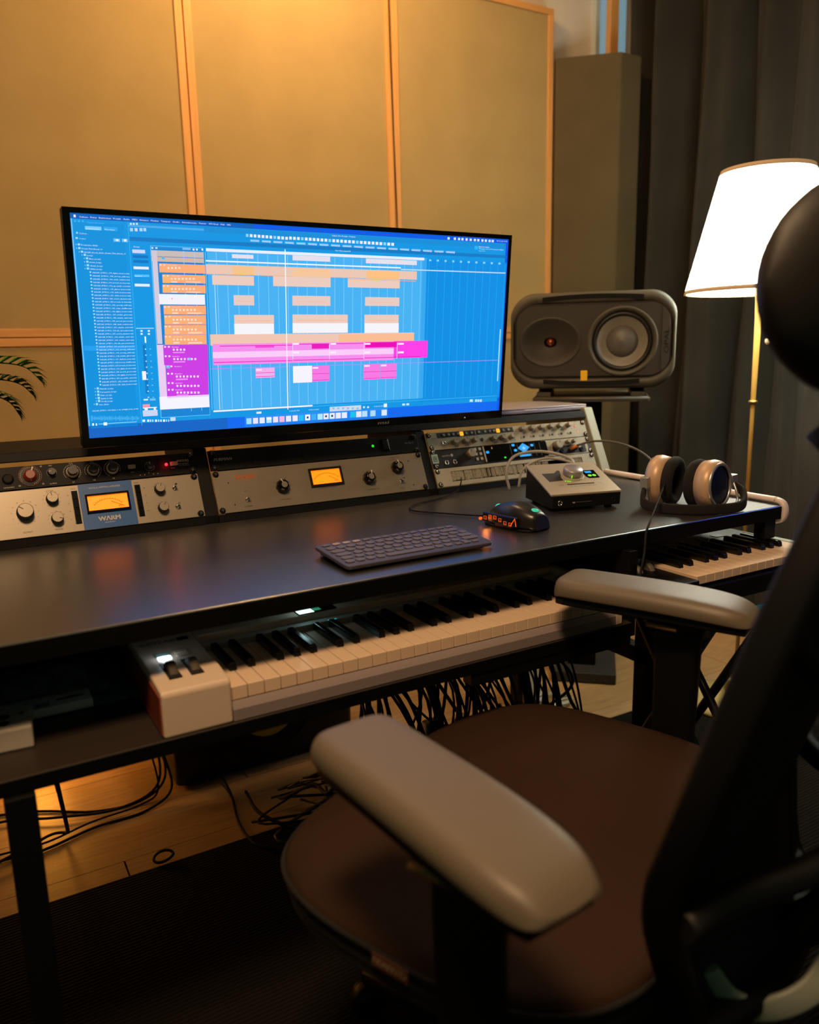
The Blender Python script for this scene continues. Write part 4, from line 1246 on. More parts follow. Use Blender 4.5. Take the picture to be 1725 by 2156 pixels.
mb = MB(); put_text(mb, 'WA73-EQ', .4475, .0255, .0045, PRINTW, .0031, .023); put_text(mb, 'CLASS A MIC PREAMP', .449, .0205, .0018, PRINTW, .0031, .020); put_text(mb, '& INDUCTOR-BASED EQ', .449, .0170, .0022, PRINTG, .0031, .022)
put_text(mb, 'INSTRUMENT', .1508, .0045, .0022, PRINTW, .0031, .017, 'c'); put_text(mb, '80', .168, .0055, .0028, PRINTW, .0031, None, 'c'); put_text(mb, '20', .206, .0055, .0028, PRINTW, .0031, None, 'c'); put_text(mb, 'OUTPUT', .2228, .0045, .0022, PRINTW, .0031, .012, 'c')
put_text(mb, 'dB', .2045, .0385, .0026, PRINTW, .0031); put_text(mb, 'OFF', .222, .0385, .0022, PRINTW, .0031, None, 'c')
for x, s_ in ((.2568, 'LF'), (.2928, 'MF'), (.3268, 'HF')): put_text(mb, s_, x, .0035, .0026, PRINTW, .0031, None, 'c'); put_text(mb, '60 Hz', x, .0398, .0018, PRINTW, .0031, None, 'c')
put_text(mb, 'PHASE', .3618, .0125, .0016, PRINTW, .0031, None, 'c'); put_text(mb, 'POWER', .438, .0135, .0016, PRINTW, .0031, None, 'c')
for k in range(5): mb.cyl((.375+k*.0082, .006+(.003 if k == 2 else 0), .0028), .0009, .0005, PRINTW, 6)
mb.build('lettering', t)
screws(t, [(.008, .0375), (.008, .006), (.4746, .0375), (.4746, .006)])
# --- tube compressor 2U
t = rack('tube_compressor', 'silver rack compressor with orange lettering, black knobs and lit orange meter', 'audio rack unit', XB, 0)
faceplate(t, .088, mat('satin_silver_plate', '7e7668', .45, metal=.4, var=.04, vscale=40))
vu(t, .203, .0335, .2785, .0735, BLACKP, .0045)
for x, y, a in ((.140, .0425, .45), (.339, .0400, -.25), (.4135, .0575, .15)): knob(t, x, y, .0125, .016, 'bakelite', a)
toggle(t, .062, .024); toggle(t, .4165, .025)
mb = MB(); put_text(mb, 'WARM', .046, .0665, .0095, PRINTO, .0031, .043, bold=.0003); put_text(mb, 'AUDIO', .0675, .0625, .002, PRINTO, .0031, .014, 'c')
put_text(mb, 'OUTPUT GAIN', .140, .0135, .0024, PRINTD, .0031, None, 'c'); put_text(mb, 'PEAK REDUCTION', .345, .0135, .0024, PRINTD, .0031, None, 'c'); put_text(mb, 'WA-2A TUBE OPTO COMPRESSOR', .2405, .0290, .0024, PRINTD, .0031, .042, 'c')
put_text(mb, 'COMPRESS', .062, .0085, .0024, PRINTD, .0031, None, 'c'); put_text(mb, 'LIMIT', .062, .0400, .0020, PRINTD, .0031, None, 'c'); put_text(mb, 'POWER', .4165, .0085, .0022, PRINTD, .0031, None, 'c')
put_text(mb, 'GAIN REDUCTION', .4135, .0800, .0020, PRINTD, .0031, None, 'c'); put_text(mb, '+4    OUTPUT    +10', .400, .0755, .0018, PRINTD, .0031, None, 'c')
for c_ in ((.140, .0425), (.339, .0400), (.4135, .0575)):
    for k in range(11):
        a = PI/2+PI*.8-PI*1.6*k/10; put_text(mb, str(k*10), c_[0]+.0195*math.cos(a), c_[1]+.0195*math.sin(a)-.001, .0018, PRINTD, .0031, None, 'c')
for x, y in ((.030, .062), (.035, .016), (.446, .070), (.446, .014)): mb.cyl((x, y, .0028), .0016, .0004, DARKP, 10)
mb.build('lettering', t)
screws(t, [(.008, .0815), (.008, .0065), (.4746, .0815), (.4746, .0065)])
# --- power conditioner 1U
t = rack('power_conditioner', 'plain black one unit power conditioner with green light above the silver compressor', 'audio rack unit', XB, .0886)
faceplate(t, .0436, MATS['black_faceplate'])
for a_ in (('FURMAN', .010, .0205, .0060, PRINTG, .0031, .036), ('M-10x E', .449, .0215, .0042, PRINTG, .0031, .022), ('POWER', .3585, .0300, .0016, PRINTG, .0031)):
    mb = MB(); put_text(mb, *a_, shear=.25 if a_[0] == 'FURMAN' else 0, bold=.0004 if a_[0] == 'FURMAN' else 0.); mb.build('lettering', t)
MB().ball((.3672, .0235, .0030), .0030, .0030, .0022, GREENL, 14, 8).build('indicator_light', t, label='glowing green indicator')
sw = MB().box((.388, .010, .0028), (.4075, .037, .0040), GLOSSB).build('power_switch', t, bev=.0004)
MB().box((.391, .013, .0040), (.4045, .034, .0058), BLACKP, ).build('rocker', sw, bev=.0008)
for x in (.09, .20): MB().rbox((x, .008, .0028), (x+.03, .036, .0034), .002, BLACKP).build('cover_plate', t)
screws(t, [(.008, .0375), (.008, .006), (.4746, .0375), (.4746, .006)])
# --- eight channel preamp 1U
t = rack('multichannel_preamp', 'silver preamp with ten small knobs and two amber buttons, topmost in the right rack', 'audio rack unit', XC, .0886)
faceplate(t, .0436, PALE)
di = MB().box((.030, .0285, .0028), (.250, .0410, .0034), BLACKP).build('display_strip', t, bev=.0006, seg=1)
for k, x in enumerate((.048, .062, .075, .088, .0977, .112, .127, .148, .166, .180, .192, .2037, .220, .236)):
    if k in (4, 11): MB().rbox((x-.0048, .0295, .0034), (x+.0048, .0395, .0050), .0016, AMBSQ).build('lit_button', di, label='amber lit square button')
    else: MB().rbox((x-.003, .0325, .0034), (x+.003, .0378, .0048), .0014, PALE if k % 3 else PRINTG).build('small_button', di)
MB().box((.1365, .0285, .0034), (.1385, .0410, .0040), PALE).build('strip_divider', di)
for x in (.0697, .0997, .1267, .1807, .2077, .2347): knob(t, x, .0150, .0062, .016, 'capsilver', random.uniform(-1, 1))
for x in (.2727, .3027, .3327, .3627, .3927, .4227): knob(t, x, .0330, .0062, .014, 'capsilver', random.uniform(-1, 1))
for k, x in enumerate((.2727, .3027, .3327, .3627, .3927, .4227)):
    MB().rbox((x-.006, .0105, .0028), (x-.0012, .0150, .0040), .001, PRINTG).build('small_button', t); MB().rbox((x+.002, .0105, .0028), (x+.0065, .0150, .0044), .001, BLACKP).build('small_button', t)
MB().lathe([(.0052, 0), (.0052, .002), (.003, .0022), (.003, .0005)], CHROME, 18, Matrix.Translation((.0437, .0150, .0028))).build('jack_socket', t)
MB().lathe([(.0040, 0), (.0040, .0015)], BLACKP, 18, Matrix.Translation((.152, .0160, .0028))).build('jack_socket', t)
mb = MB()
put_text(mb, 'INPUT', .013, .0270, .0022, PRINTD, .0031, .014); put_text(mb, 'SELECT', .013, .0230, .0022, PRINTD, .0031, .014)
for x in (.0697, .0997, .1267, .1807, .2077, .2347): put_text(mb, 'GAIN', x, .0030, .0018, PRINTD, .0031, None, 'c')
for x in (.2727, .3027, .3327, .3627, .3927, .4227): put_text(mb, 'PAN', x, .0200, .0016, PRINTD, .0031, None, 'c')
for x, y in ((.440, .037), (.448, .029), (.437, .026), (.450, .014)): mb.cyl((x, y, .0028), .0022, .0010, mat('salmon_led', '5a2018', .4, emit='ff8a78', strength=.9), 10)
mb.build('lettering', t)
screws(t, [(.008, .0375), (.008, .006), (.4746, .0375), (.4746, .006)], True)
# --- audio interface rack 1U
t = rack('rack_audio_interface', 'black and silver rack interface with cyan glowing display and large silver dials', 'audio rack unit', XC, .0443)
faceplate(t, .0436, mat('charcoal_faceplate', '161618', .5, spec=.3, bump=.05, bscale=700))
MB().box((.325, .0006, .0028), (.470, .0430, .0034), PALE).build('end_plate', t, label='pale silver right end plate')
di = MB().rbox((.150, .0040, .0028), (.338, .0420, .0046), .003, GLOSSB).build('display', t)
MB().box((.1465, .0040, .0028), (.1495, .0430, .0050), PALE).build('display_edge', t)
mb = MB(); cx_, cy_ = .2657, .0285
mb.prism([(cx_-.018, cy_+.001), (cx_, cy_-.012), (cx_+.018, cy_+.001), (cx_, cy_+.013)], .0046, .0050, CYANL)
mb.prism([(cx_-.006, cy_), (cx_, cy_-.005), (cx_+.006, cy_), (cx_, cy_+.005)], .0050, .0052, mat('pale_cyan_glow', '002030', .4, emit='78c8ff', strength=1.1))
mb.rbox((cx_-.017, .0075, .0046), (cx_+.017, .0125, .0050), .002, CYANL)
for x, y in ((.236, .0385), (.2395, .0250), (.2405, .0130), (.2925, .0340), (.157, .0270)): mb.rbox((x-.0045, y-.003, .0046), (x+.0045, y+.003, .0050), .0025, CYANL)
mb.box((.2015, .0080, .0046), (.2065, .0115, .0050), GREENL); mb.box((.171, .034, .0046), (.173, .039, .0050), PRINTW)
for x in (.226, .248, .285, .300, .316): mb.box((x-.0002, .0060, .0046), (x+.0002, .0400, .0048), PRINTG)
mb.build('display_graphics', di)
knob(t, .104, .0260, .0105, .018, 'capsilver', .3, 'dial'); knob(t, .3675, .0265, .0110, .018, 'capsilver', -.3, 'dial')
for x in (.1245, .1375):
    for y in (.0375, .0255, .0135): MB().rbox((x-.0034, y-.0034, .0028), (x+.0034, y+.0034, .0044), .0014, PALE).build('small_button', t)
for x, y in ((.3410, .0380), (.3425, .0275), (.3430, .0165)): MB().rbox((x-.003, y-.003, .0028), (x+.003, y+.003, .0044), .0014, PALE).build('small_button', t)
for x, y in ((.4045, .0330), (.4240, .0335), (.4320, .0180)): knob(t, x, y, .0052, .014, 'capsilver', .2)
MB().rbox((.355, .0030, .0034), (.462, .0250, .0040), .003, BLACKP).build('jack_plate', t)
for x in (.382, .410, .446): MB().lathe([(.0055, 0), (.0055, .0025), (.003, .0026), (.003, .0005)], BLACKM, 16, Matrix.Translation((x, .012, .0040))).build('jack_socket', t)
for x in (.0385, .0610): MB().lathe([(.0055, 0), (.0055, .0020), (.004, .0022), (.004, .0005)], CHROME, 16, Matrix.Translation((x, .0120, .0028))).build('jack_socket', t)
mb = MB(); put_text(mb, 'apollo', .030, .0275, .0042, PRINTG, .0031, .022); mb.cyl((.057, .0292, .0028), .0035, .0004, PRINTG, 14); mb.build('lettering', t)
tg_ = MB().rbox((.0010, .0125, .0030), (.0175, .0345, .0044), .0010, mat('pale_teal_tag', '7e9a94', .5)).build('rack_tag', t, label='pale square rack tag')
MB().box((.0045, .0170, .0044), (.0140, .0290, .0047), BLACKP).box((.0058, .0185, .0047), (.0127, .0275, .0049), MATS['pale_teal_tag']).box((.0080, .0200, .0049), (.0095, .0265, .0050), BLACKP).box((.0100, .0215, .0049), (.0115, .0250, .0050), BLACKP).build('emblem', tg_)
screws(t, [(.008, .0400), (.008, .0055), (.4746, .0375), (.4746, .006)], True)
# --- brush cable panel
t = rack('brush_cable_panel', 'pale rack panel with a long brush slot at the foot of the right rack', 'rack panel', XC, 0)
mb = MB()
for a, b in (((0, .0006), (.4826, .0105)), ((0, .0350), (.4826, .0436)), ((0, .0105), (.042, .0350)), ((.4400, .0105), (.4826, .0350))): mb.box((*a, -.0005), (*b, .0028), PALE)
mb.build('faceplate', t); MB().box((.04, .008, -.012), (.442, .037, -.010), BLACKM).build('chassis', t)
mb = MB(); BR = mat('bristle', '8a8676', .9, var=.3, vscale=200)
x = .043
while x < .4385:
    wd = random.uniform(.0010, .0022); x2 = x+wd
    if x < .33 or x > .39: 
        if random.random() < .86: mb.box((x, .0110+random.uniform(0, .004), random.uniform(-.006, -.001)), (x2, .0345, random.uniform(.0005, .002)), BR)
    x = x2+random.uniform(0, .0009)
mb.build('bristles', t, kind='stuff')
screws(t, [(.008, .0375), (.008, .006), (.4746, .0375), (.4746, .006)], True)
# ================================================================== MONITOR
t = thing('monitor', 'ultrawide black monitor showing blue music software, hanging above the rack gear', 'monitor', (-.2262, .5052, .9238), (math.radians(95.36), 0, 0)); t.scale = (1.065, 1.065, 1.065)
SW, SH = .8377, .351
MB().rbox((-.0115, -.0165, -.022), (SW+.0075, SH+.0085, -.0012), .004, BLACKP).build('housing', t, bev=.0015, seg=1)
mb = MB()
for a, b in (((-.0115, -.0165), (SW+.0075, 0)), ((-.0115, SH), (SW+.0075, SH+.0085)), ((-.0115, 0), (0, SH)), ((SW, 0), (SW+.0075, SH))): mb.box((*a, -.0012), (*b, .0018), GLOSSB)
mb.build('bezel', t, bev=.0004, seg=1)
MB().rings([[(x, y, z) for x, y in rpoly(.10+q, .05+q, SW-.10-q, SH-.04-q, .04)] for z, q in ((-.022, 0), (-.040, .012), (-.048, .04))], BLACKP).build('rear_bulge', t, fixn=True)
mb = MB(); put_text(mb, 'msi', .540, -.0115, .0062, PRINTG, .0020, .024, shear=.2, bold=.0003); mb.build('logo', t)
MB().ball((.748, -.0105, .0018), .0016, .0012, .0008, mat('standby_light', '203040', .4, emit='a0c0ff', strength=.8), 10, 6).build('standby_light', t)
# screen: flat picture, emitted colours stored per corner
SCM = bpy.data.materials.new('screen_picture'); SCM.use_nodes = True; nt = SCM.node_tree; b_ = nt.nodes['Principled BSDF']
at = nt.nodes.new('ShaderNodeVertexColor'); at.layer_name = 'pic'
nt.links.new(at.outputs[0], b_.inputs['Emission Color']); b_.inputs['Emission Strength'].default_value = 1.0
b_.inputs['Base Color'].default_value = (.01, .01, .01, 1); b_.inputs['Roughness'].default_value = .35
cols = [(r*(1.05 if r > .75 else 1), g*1.04, b*(1.08 if b > .6 else 1)) for r, g, b in map(lin, SCOL)]; vs = []; fs = []; fc = []
def sq(x0, y0, x1, y1, z, c): 
    o = len(vs); vs.extend([(x0, y0, z), (x1, y0, z), (x1, y1, z), (x0, y1, z)]); fs.append((o, o+1, o+2, o+3)); fc.append(c)
for ln in SREC.strip().split('\n'):
    a = ln.split(); x0, y0, x1, y1 = [float(q)/1000 for q in a[:4]]; x0 = max(0, x0); y0 = max(0, y0); x1 = min(SW, x1); y1 = min(SH, y1)
    if x1 > x0 and y1 > y0: sq(x0, y0, x1, y1, .00005*int(a[5]), cols[int(a[4])])
for s_, u, v, h, ci, wid in STXT:
    tv, tf = text_data(s_, 0)
    if not tv: continue
    x0 = min(p[0] for p in tv); x1 = max(p[0] for p in tv); h = h*.85
    sx = wid/1000/(x1-x0) if wid else h/.7/1000; o = len(vs)
    vs.extend([(u/1000+(p[0]-x0)*sx, v/1000+p[1]*h/.7/1000, .0006) for p in tv])
    for f in tf: fs.append(tuple(o+k for k in f)); fc.append(cols[ci])
me = bpy.data.meshes.new('screen'); me.from_pydata(vs, [], fs); me.materials.append(SCM)
ca = me.color_attributes.new('pic', 'FLOAT_COLOR', 'CORNER'); k = 0; buf = []
for f, c in zip(fs, fc):
    for _ in f: buf += [c[0], c[1], c[2], 1.0]
ca.data.foreach_set('color', buf); me.update()
so = bpy.data.objects.new('screen', me); COL.objects.link(so); so.parent = t
# monitor arm to the wall behind
t = thing('wall_bracket', 'black folding wall arm hidden behind the ultrawide monitor', 'bracket', (.18, 1.585, 1.10))
MB().box((-.06, -.012, -.10), (.06, 0, .10), BLACKM).build('wall_plate', t, bev=.003)
MB().tube([(0, -.01, 0), (.16, -.58, 0)], .018, BLACKM, 12).tube([(.16, -.58, -.03), (.16, -.58, .03)], .024, BLACKM, 14).build('rear_link', t)
MB().tube([(.16, -.58, 0), (0, -.985, 0)], .016, BLACKM, 12).build('front_link', t)
MB().box((-.055, -1.010, -.055), (.055, -1.002, .055), BLACKM).box((-.02, -1.002, -.02), (.02, -.97, .02), BLACKM).build('mounting_plate', t, bev=.002)
# ================================================================== LAPTOP
ALU = mat('laptop_aluminium', 'b8b0b2', .4, metal=.4)
HT = RP(.158)[1]
t = thing('laptop', 'closed silver laptop lying on top of the right end of the rack hutch', 'laptop', (.715, .600, HT+.0035))
MB().rbox((0, 0, 0), (.309, .217, .0088), .008, ALU).build('base', t, bev=.001)
MB().rbox((.1005, -.0006, .0055), (.1405, .006, .0090), .002, mat('laptop_notch', 'd6d2d8', .4)).build('notch', t)
MB().rbox((0, 0, .0094), (.309, .217, .0135), .008, ALU).build('lid', t, bev=.001)
for x in (.02, .28):
    for y in (.02, .19): MB().cyl((x, y, -.0030), .006, .0030, RUBBER, 12).build('rubber_foot', t)
# ================================================================== STUDIO SPEAKER
SPK = mat('speaker_grey_brown', '4c483c', .6, bump=.25, bscale=700, var=.03)
SPD = mat('speaker_dark_baffle', '34302a', .6, bump=.2, bscale=700)
t = thing('studio_speaker', 'large grey studio speaker lying on its side with two round drivers and yellow badge', 'speaker', (1.2, .78, .940), (0, 0, math.radians(-43)))
def spk_ring(a, b, y, r=.055, q=.012, n=8):
    P = []
    for x, z in rpoly(-a, -b, a, b, r, n):
        bx = 1+q/a*(1-(z/b)**2); bz = 1+q*.8/b*(1-(x/a)**2); P.append((x*bx, y, z*bz+.140))
    return P
A_, B_ = .2165, .128
MB().rings([spk_ring(A_-.035, B_-.03, .15), spk_ring(A_-.012, B_-.010, .135), spk_ring(A_-.004, B_-.004, .04), spk_ring(A_, B_, -.08), spk_ring(A_-.002, B_-.002, -.108), spk_ring(A_-.006, B_-.010, -.120), spk_ring(A_-.009, B_-.024, -.122), spk_ring(A_-.0125, B_-.030, -.114)], SPK, cap='a').build('cabinet', t, fixn=True)
r1, r2 = spk_ring(A_-.0115, B_-.0295, -.1145, .045, .009), spk_ring(A_-.017, B_-.035, -.1205, .040, .008)
mb = MB(); o_ = len(r1); mb.add(r1+r2, [(k, (k+1) % o_, o_+(k+1) % o_, o_+k) for k in range(o_)], SPD, True)
hv, hf = holed_face([[(x, z) for x, y, z in r2], [(-.113+.0858*math.cos(a*PI/24), .137+.0858*.8*math.sin(a*PI/24)) for a in range(48)], [(.082+.0938*math.cos(a*PI/24), .136+.0938*math.sin(a*PI/24)) for a in range(48)]])
mb.add([(x, -.1205, z) for x, z, _ in hv], hf, SPD)
mb.build('baffle', t, label='dark front baffle')
for z, w_, nm in ((.140+.1175, .135, 'port_slot'), (.140-.1170, .130, 'port_slot')):
    pl = []; n = 14
    for k in range(n+1): x = -w_+2*w_*k/n; pl.append((x, z+.0065-.006*(x/w_)**2*(1 if z > .14 else -1)))
    for k in range(n+1): x = w_-2*w_*k/n; pl.append((x, z-.0055-.006*(x/w_)**2*(1 if z > .14 else -1)))
    MB().add([(x, -.1232, z_) for x, z_ in pl]+[(x, -.1212, z_) for x, z_ in pl], [tuple(range(len(pl)))[::-1]]+[(k, (k+1) % len(pl), len(pl)+(k+1) % len(pl), len(pl)+k) for k in range(len(pl))], mat('port_black', '020202', .9)).build('port_slot', t)
FR = Matrix.Translation((0, 0, 0)) @ Matrix.Rotation(PI/2, 4, 'X')   # lathe z -> -y
def drv(cx_, cz_, prof, m, sx=1., sz=1., n=48):
    T = Matrix.Translation((cx_, -.1205, cz_)) @ Matrix.Diagonal((sx, 1, sz, 1)) @ Matrix.Rotation(PI/2, 4, 'X'); return MB().lathe(prof, m, n, T, cap=False)
wg = drv(-.113, .137, [(.086, .0006), (.082, .0026), (.079, .0022), (.070, -.004), (.050, -.014), (.030, -.021), (.0175, -.024)], SPD, 1., .80).build('waveguide', t)
drv(-.113, .137, [(.0176, -.024), (.0165, -.0235), (.0155, -.027), (.0115, -.028)], GLOSSB).build('tweeter_ring', wg)
drv(-.113, .137, [(.0116, -.028), (.010, -.0235), (.0065, -.0205), (.0001, -.0195)], mat('copper_dome', '8a4a2a', .35, metal=.7)).build('tweeter_dome', wg)
wf = drv(.082, .136, [(.094, .0004), (.0925, .0040), (.088, .0046), (.084, .002), (.080, -.005)], SPK).build('woofer_ring', t)
drv(.082, .136, [(.0805, -.006), (.077, -.0005), (.073, .0010), (.069, -.002), (.067, -.006)], mat('woofer_surround', '1c1a18', .45)).build('surround', wf)
drv(.082, .136, [(.0672, -.006), (.060, -.011), (.050, -.017), (.043, -.020)], mat('woofer_cone', '8a8578', .5, bump=.1)).build('cone', wf)
drv(.082, .136, [(.0435, -.0205), (.040, -.014), (.033, -.0075), (.022, -.0025), (.0001, .0005)], mat('dust_cap', '64605a', .5)).build('dust_cap', wf)
MB().box((-.0275, -.1225, .031), (-.0095, -.1200, .0585), mat('yellow_badge', 'c89010', .4, emit='e0a010', strength=.35)).build('badge', t, bev=.001, label='small lit yellow badge')
mb = MB(); TT = Matrix.Translation((.2035, -.1215, .102)) @ Matrix.Rotation(PI/2, 4, 'X') @ Matrix.Rotation(PI/2, 4, 'Z')
put_text(mb, 'OPAL', 0, 0, .0125, mat('engraved', '12110f', .8), 0, .066, T=TT, bold=.0002)
mb.build('lettering', t)
mb = MB(); mb.box((.1838, -.1222, .045), (.1846, -.1203, .230), MATS['engraved'])
for z in (.195, .085): mb.box((.1832, -.1222, z), (.1850, -.1203, z+.012), CHROME)
mb.build('side_seam', t)
for x in (-.13, .13): MB().cyl((x, 0, -.0005), .02, .016, RUBBER, 16).build('rubber_foot', t)
# speaker stand
t = thing('speaker_stand', 'dark floor stand with flat top plate under the grey studio speaker', 'stand', (1.2, .78, 0), (0, 0, math.radians(-43)))
STD = mat('stand_metal', '55524a', .5, metal=.2, bump=.05)
MB().box((-.10, .05, .002), (.10, .33, .036), mat('stand_base', '2e2c29', .5)).build('base_plate', t, bev=.004)
MB().box((-.055, .12, .036), (.035, .20, .912), BLACKM).build('column', t, bev=.003)
MB().rbox((-.16, -.12, .912), (.16, .21, .924), .01, STD).build('top_plate', t, bev=.002)
MB().tube([(-.155, -.115, .920), (.155, -.115, .920)], .007, STD, 10).tube([(-.155, .20, .920), (.155, .20, .920)], .007, STD, 10).tube([(.155, -.115, .920), (.155, .20, .920)], .007, STD, 10).build('edge_rail', t)
for x in (-.13, .13): MB().box((x-.02, -.09, .924), (x+.02, .10, .939), STD).build('support_block', t, bev=.003)
# ================================================================== DESKTOP INTERFACE
TX, TY = .581, .215
ang = math.atan2(.174-.215, .150)
t = thing('desktop_audio_interface', 'small desktop interface with sloped champagne top, big round knob and green lights', 'audio interface', (TX, TY, .7405), (0, 0, ang))
W_, D_ = .1555, .130
CHP = mat('champagne_aluminium', 'b0a690', .42, metal=.3, var=.03, vscale=60)
zf, zb = .0355, .0775
MB().xprism([(.003, .006), (D_+.006, .006), (D_, zb-.0045), (0, zf-.0045)], .002, W_-.002, BLACKP).build('case', t, bev=.0015, fixn=True)
sl = math.atan2(zb-zf, D_); TP = Matrix.Translation((0, 0, zf)) @ Matrix.Rotation(sl, 4, 'X')
L_ = math.hypot(D_, zb-zf)
MB().box((0, 0, -.0045), (W_, L_, 0), CHP, TP).build('top_plate', t, bev=.0008, seg=1)
kb = MB().lathe([(.0250, 0), (.0250, .0010), (.0240, .0014)], CHP, 40, TP @ Matrix.Translation((.081, .078, 0))).lathe([(.0195, .0010), (.0205, .0100), (.0200, .0150), (.0185, .0165), (.0001, .0168)], mat('knob_aluminium', 'a39ea2', .35, metal=.5), 40, TP @ Matrix.Translation((.081, .078, 0))).build('monitor_knob', t)
MB().box((.0700, .0580, .003), (.0712, .0600, .009), LIMEL, TP @ Matrix.Translation((0, 0, 0))).build('knob_light', kb)
MB().prism([(.020, .055), (.052, .058), (.052, .070), (.062, .100), (.058, .104), (.046, .092), (.018, .092)], 0, .0004, PRINTD, TP).build('input_panel', t)
sc_ = MB().prism([(.112, .060), (.136, .060), (.138, .096), (.108, .096), (.108, .068)], 0, .0006, GLOSSB, TP).build('display', t)
mb = MB().box((.114, .083, .0006), (.128, .091, .0009), CYANL, TP)
for x in (.118, .128): mb.cyl((x, .071, .0006), .0042, .0004, LIMEL, 16, TP)
mb.build('display_graphics', sc_)
mb = MB()
for x in (.055, .060, .064): mb.cyl((x, .054-(x-.055)*.3, 0), .0016, .0006, LIMEL, 10, TP)
mb.build('level_lights', t)
MB().box((.052, .037, .0001), (.112, .0395, .0009), PRINTD, TP).build('label_slot', t)
mb = MB()
for k, s_ in enumerate(('GAIN', '48V', 'PAD', 'LINE', 'MIX', 'DIM')): put_text(mb, s_, .056+k*.0105, .028, .0024, PRINTD, .0004, .0075, 'c', T=TP)
put_text(mb, 'PREAMP', .038, .036, .0024, PRINTD, .0004, .0085, 'c', T=TP); put_text(mb, 'TALK', .124, .036, .0024, PRINTD, .0004, .007, 'c', T=TP)
TFc = Matrix.Translation((0, .0022, 0)) @ Matrix.Rotation(PI/2, 4, 'X')
put_text(mb, 'UNIVERSAL AUDIO', .055, .0165, .0036, PRINTG, .0006, .034, T=TFc); mb.lathe([(.0035, 0), (.0035, .0006)], PRINTG, 14, TFc @ Matrix.Translation((.050, .0180, 0)))
mb.build('lettering', t)
for x in (.020, .138): MB().lathe([(.0055, 0), (.0055, .0018), (.0035, .0020), (.0035, .0005)], CHROME if x < .1 else BLACKM, 18, TFc @ Matrix.Translation((x, .0170, 0))).build('jack_socket', t)
for x in (.02, .135):
    for y in (.02, .12): MB().cyl((x, y, 0), .008, .006, RUBBER, 12).build('rubber_foot', t)
# ================================================================== HEADPHONES
HPB = mat('headphone_beige', 'c8a888', .4, metal=.15); PADM = mat('pad_velour', '12100e', .95, bump=.3, bscale=500); HPS = mat('headphone_silver', 'a8a8ac', .3, metal=.6)
t = thing('headphones', 'beige over ear headphones with black pads lying on the right end of the desk', 'headphones', (.835, .10, .7405))
def cup(cx_, cy_, cz_, nrm, nm):
    z = Vector(nrm).normalized(); x = z.cross(Vector((0, 0, 1))).normalized(); y = z.cross(x)
    T = Matrix(((x.x, y.x, z.x, cx_), (x.y, y.y, z.y, cy_), (x.z, y.z, z.z, cz_), (0, 0, 0, 1)))
    c = MB().lathe([(.0400, -.016), (.0475, -.015), (.0500, .002), (.0480, .012), (.0440, .0155)], HPB, 40, T, cap=False).build('ear_cup', t)
    MB().lathe([(.0442, .0150), (.0435, .0185), (.0390, .0190), (.0385, .0160)], HPS, 40, T, cap=False).build('trim_ring', c)
    MB().lathe([(.0386, .0140), (.0001, .0165)], mat('ear_disc', '0e1630', .3), 40, T, cap=False).build('ear_disc', c)
    p = MB().lathe([(.026, -.014), (.044, -.0155), (.0490, -.022), (.0500, -.030), (.0470, -.037), (.040, -.039), (.030, -.034), (.0285, -.022)], PADM, 40, T, cap=False).build('ear_pad', t)
    y_ = MB(); P = []
    s0 = 1 if (x.x > 0) == (cy_ < 0) else -1
    for k in range(15): a = (PI if s0 < 0 else 0)-s0*.1+s0*(-1.9)*k/14*(-1 if (T @ Vector((0, 1, 0))).z > (T @ Vector((0, -1, 0))).z else 1)*-1; P.append(T @ Vector((.056*math.cos(a), .056*math.sin(a)*1., .006)))
    y_.tube(P, .0028, HPS, 8).build('yoke', t)
    return T
T1 = cup(-.008, .062, .0505, (-.38, .90, .05), 'l'); T2 = cup(.015, -.050, .0505, (.20, -.97, .05), 'r')
h1 = T1 @ Vector((.058, 0, .006)); h2 = T2 @ Vector((.058, 0, .006))
# which side is the hinge: the one away from the wall side (pointing to +x) for the right cup
hA = T2 @ Vector((-.0575, 0, .006)); hB = T2 @ Vector((.0575, 0, .006)); hinge2 = hA if hA.x > hB.x else hB
hA = T1 @ Vector((-.0575, 0, .006)); hB = T1 @ Vector((.0575, 0, .006)); hinge1 = hA if hA.x < hB.x else hB
MB().box((-.012, -.008, -.014), (.012, .008, .014), HPS).build('hinge_block', t, loc=hinge2+Vector((.006, 0, 0)), rot=(0, 0, .2), bev=.002)
MB().box((-.010, -.008, -.012), (.010, .008, .012), HPS).build('hinge_block', t, loc=hinge1+Vector((-.006, 0, 0)), rot=(0, 0, .5), bev=.002)
band = smooth_path([hinge2+Vector((.008, -.002, -.004)), (.078, -.075, .030), (.045, -.095, .012), (-.02, -.080, .010), (-.075, -.035, .010), (-.095, .02, .014), hinge1+Vector((-.008, .0, -.010))], 6)
mb = MB(); rr = []
for i, p in enumerate(band):
    d = (band[min(i+1, len(band)-1)]-band[max(i-1, 0)]).normalized(); sd = d.cross(Vector((0, 0, 1))).normalized(); upv = sd.cross(d)
    e = min(1, i/6, (len(band)-1-i)/6); wd = .006+.004*e
    rr.append([tuple(p+upv*a+sd*b) for a, b in rpoly(-wd, -.0045, wd, .0045, .0035, 3)])
mb.rings(rr, PADM).build('headband', t, fixn=True)
MB().tube(smooth_path([hinge2+Vector((.004, -.006, 0)), (.070, -.066, .028), (.045, -.084, .016), (.01, -.088, .016)], 6), .0026, HPS, 8).build('band_arm', t)
tag(MB().tube(smooth_path([(.800, .125, .790), (.786, .113, .789), (.740, .080, .780), (.680, .038, .763), (.625, .000, .7475), (.606, -.012, .735), (.585, -.030, .710), (.555, -.052, .685), (.535, -.066, .640)], 6), .0020, RUBBER, 8).build('headphone_cable'),
    'thin black cable from the left ear cup over the desk edge', 'cable')
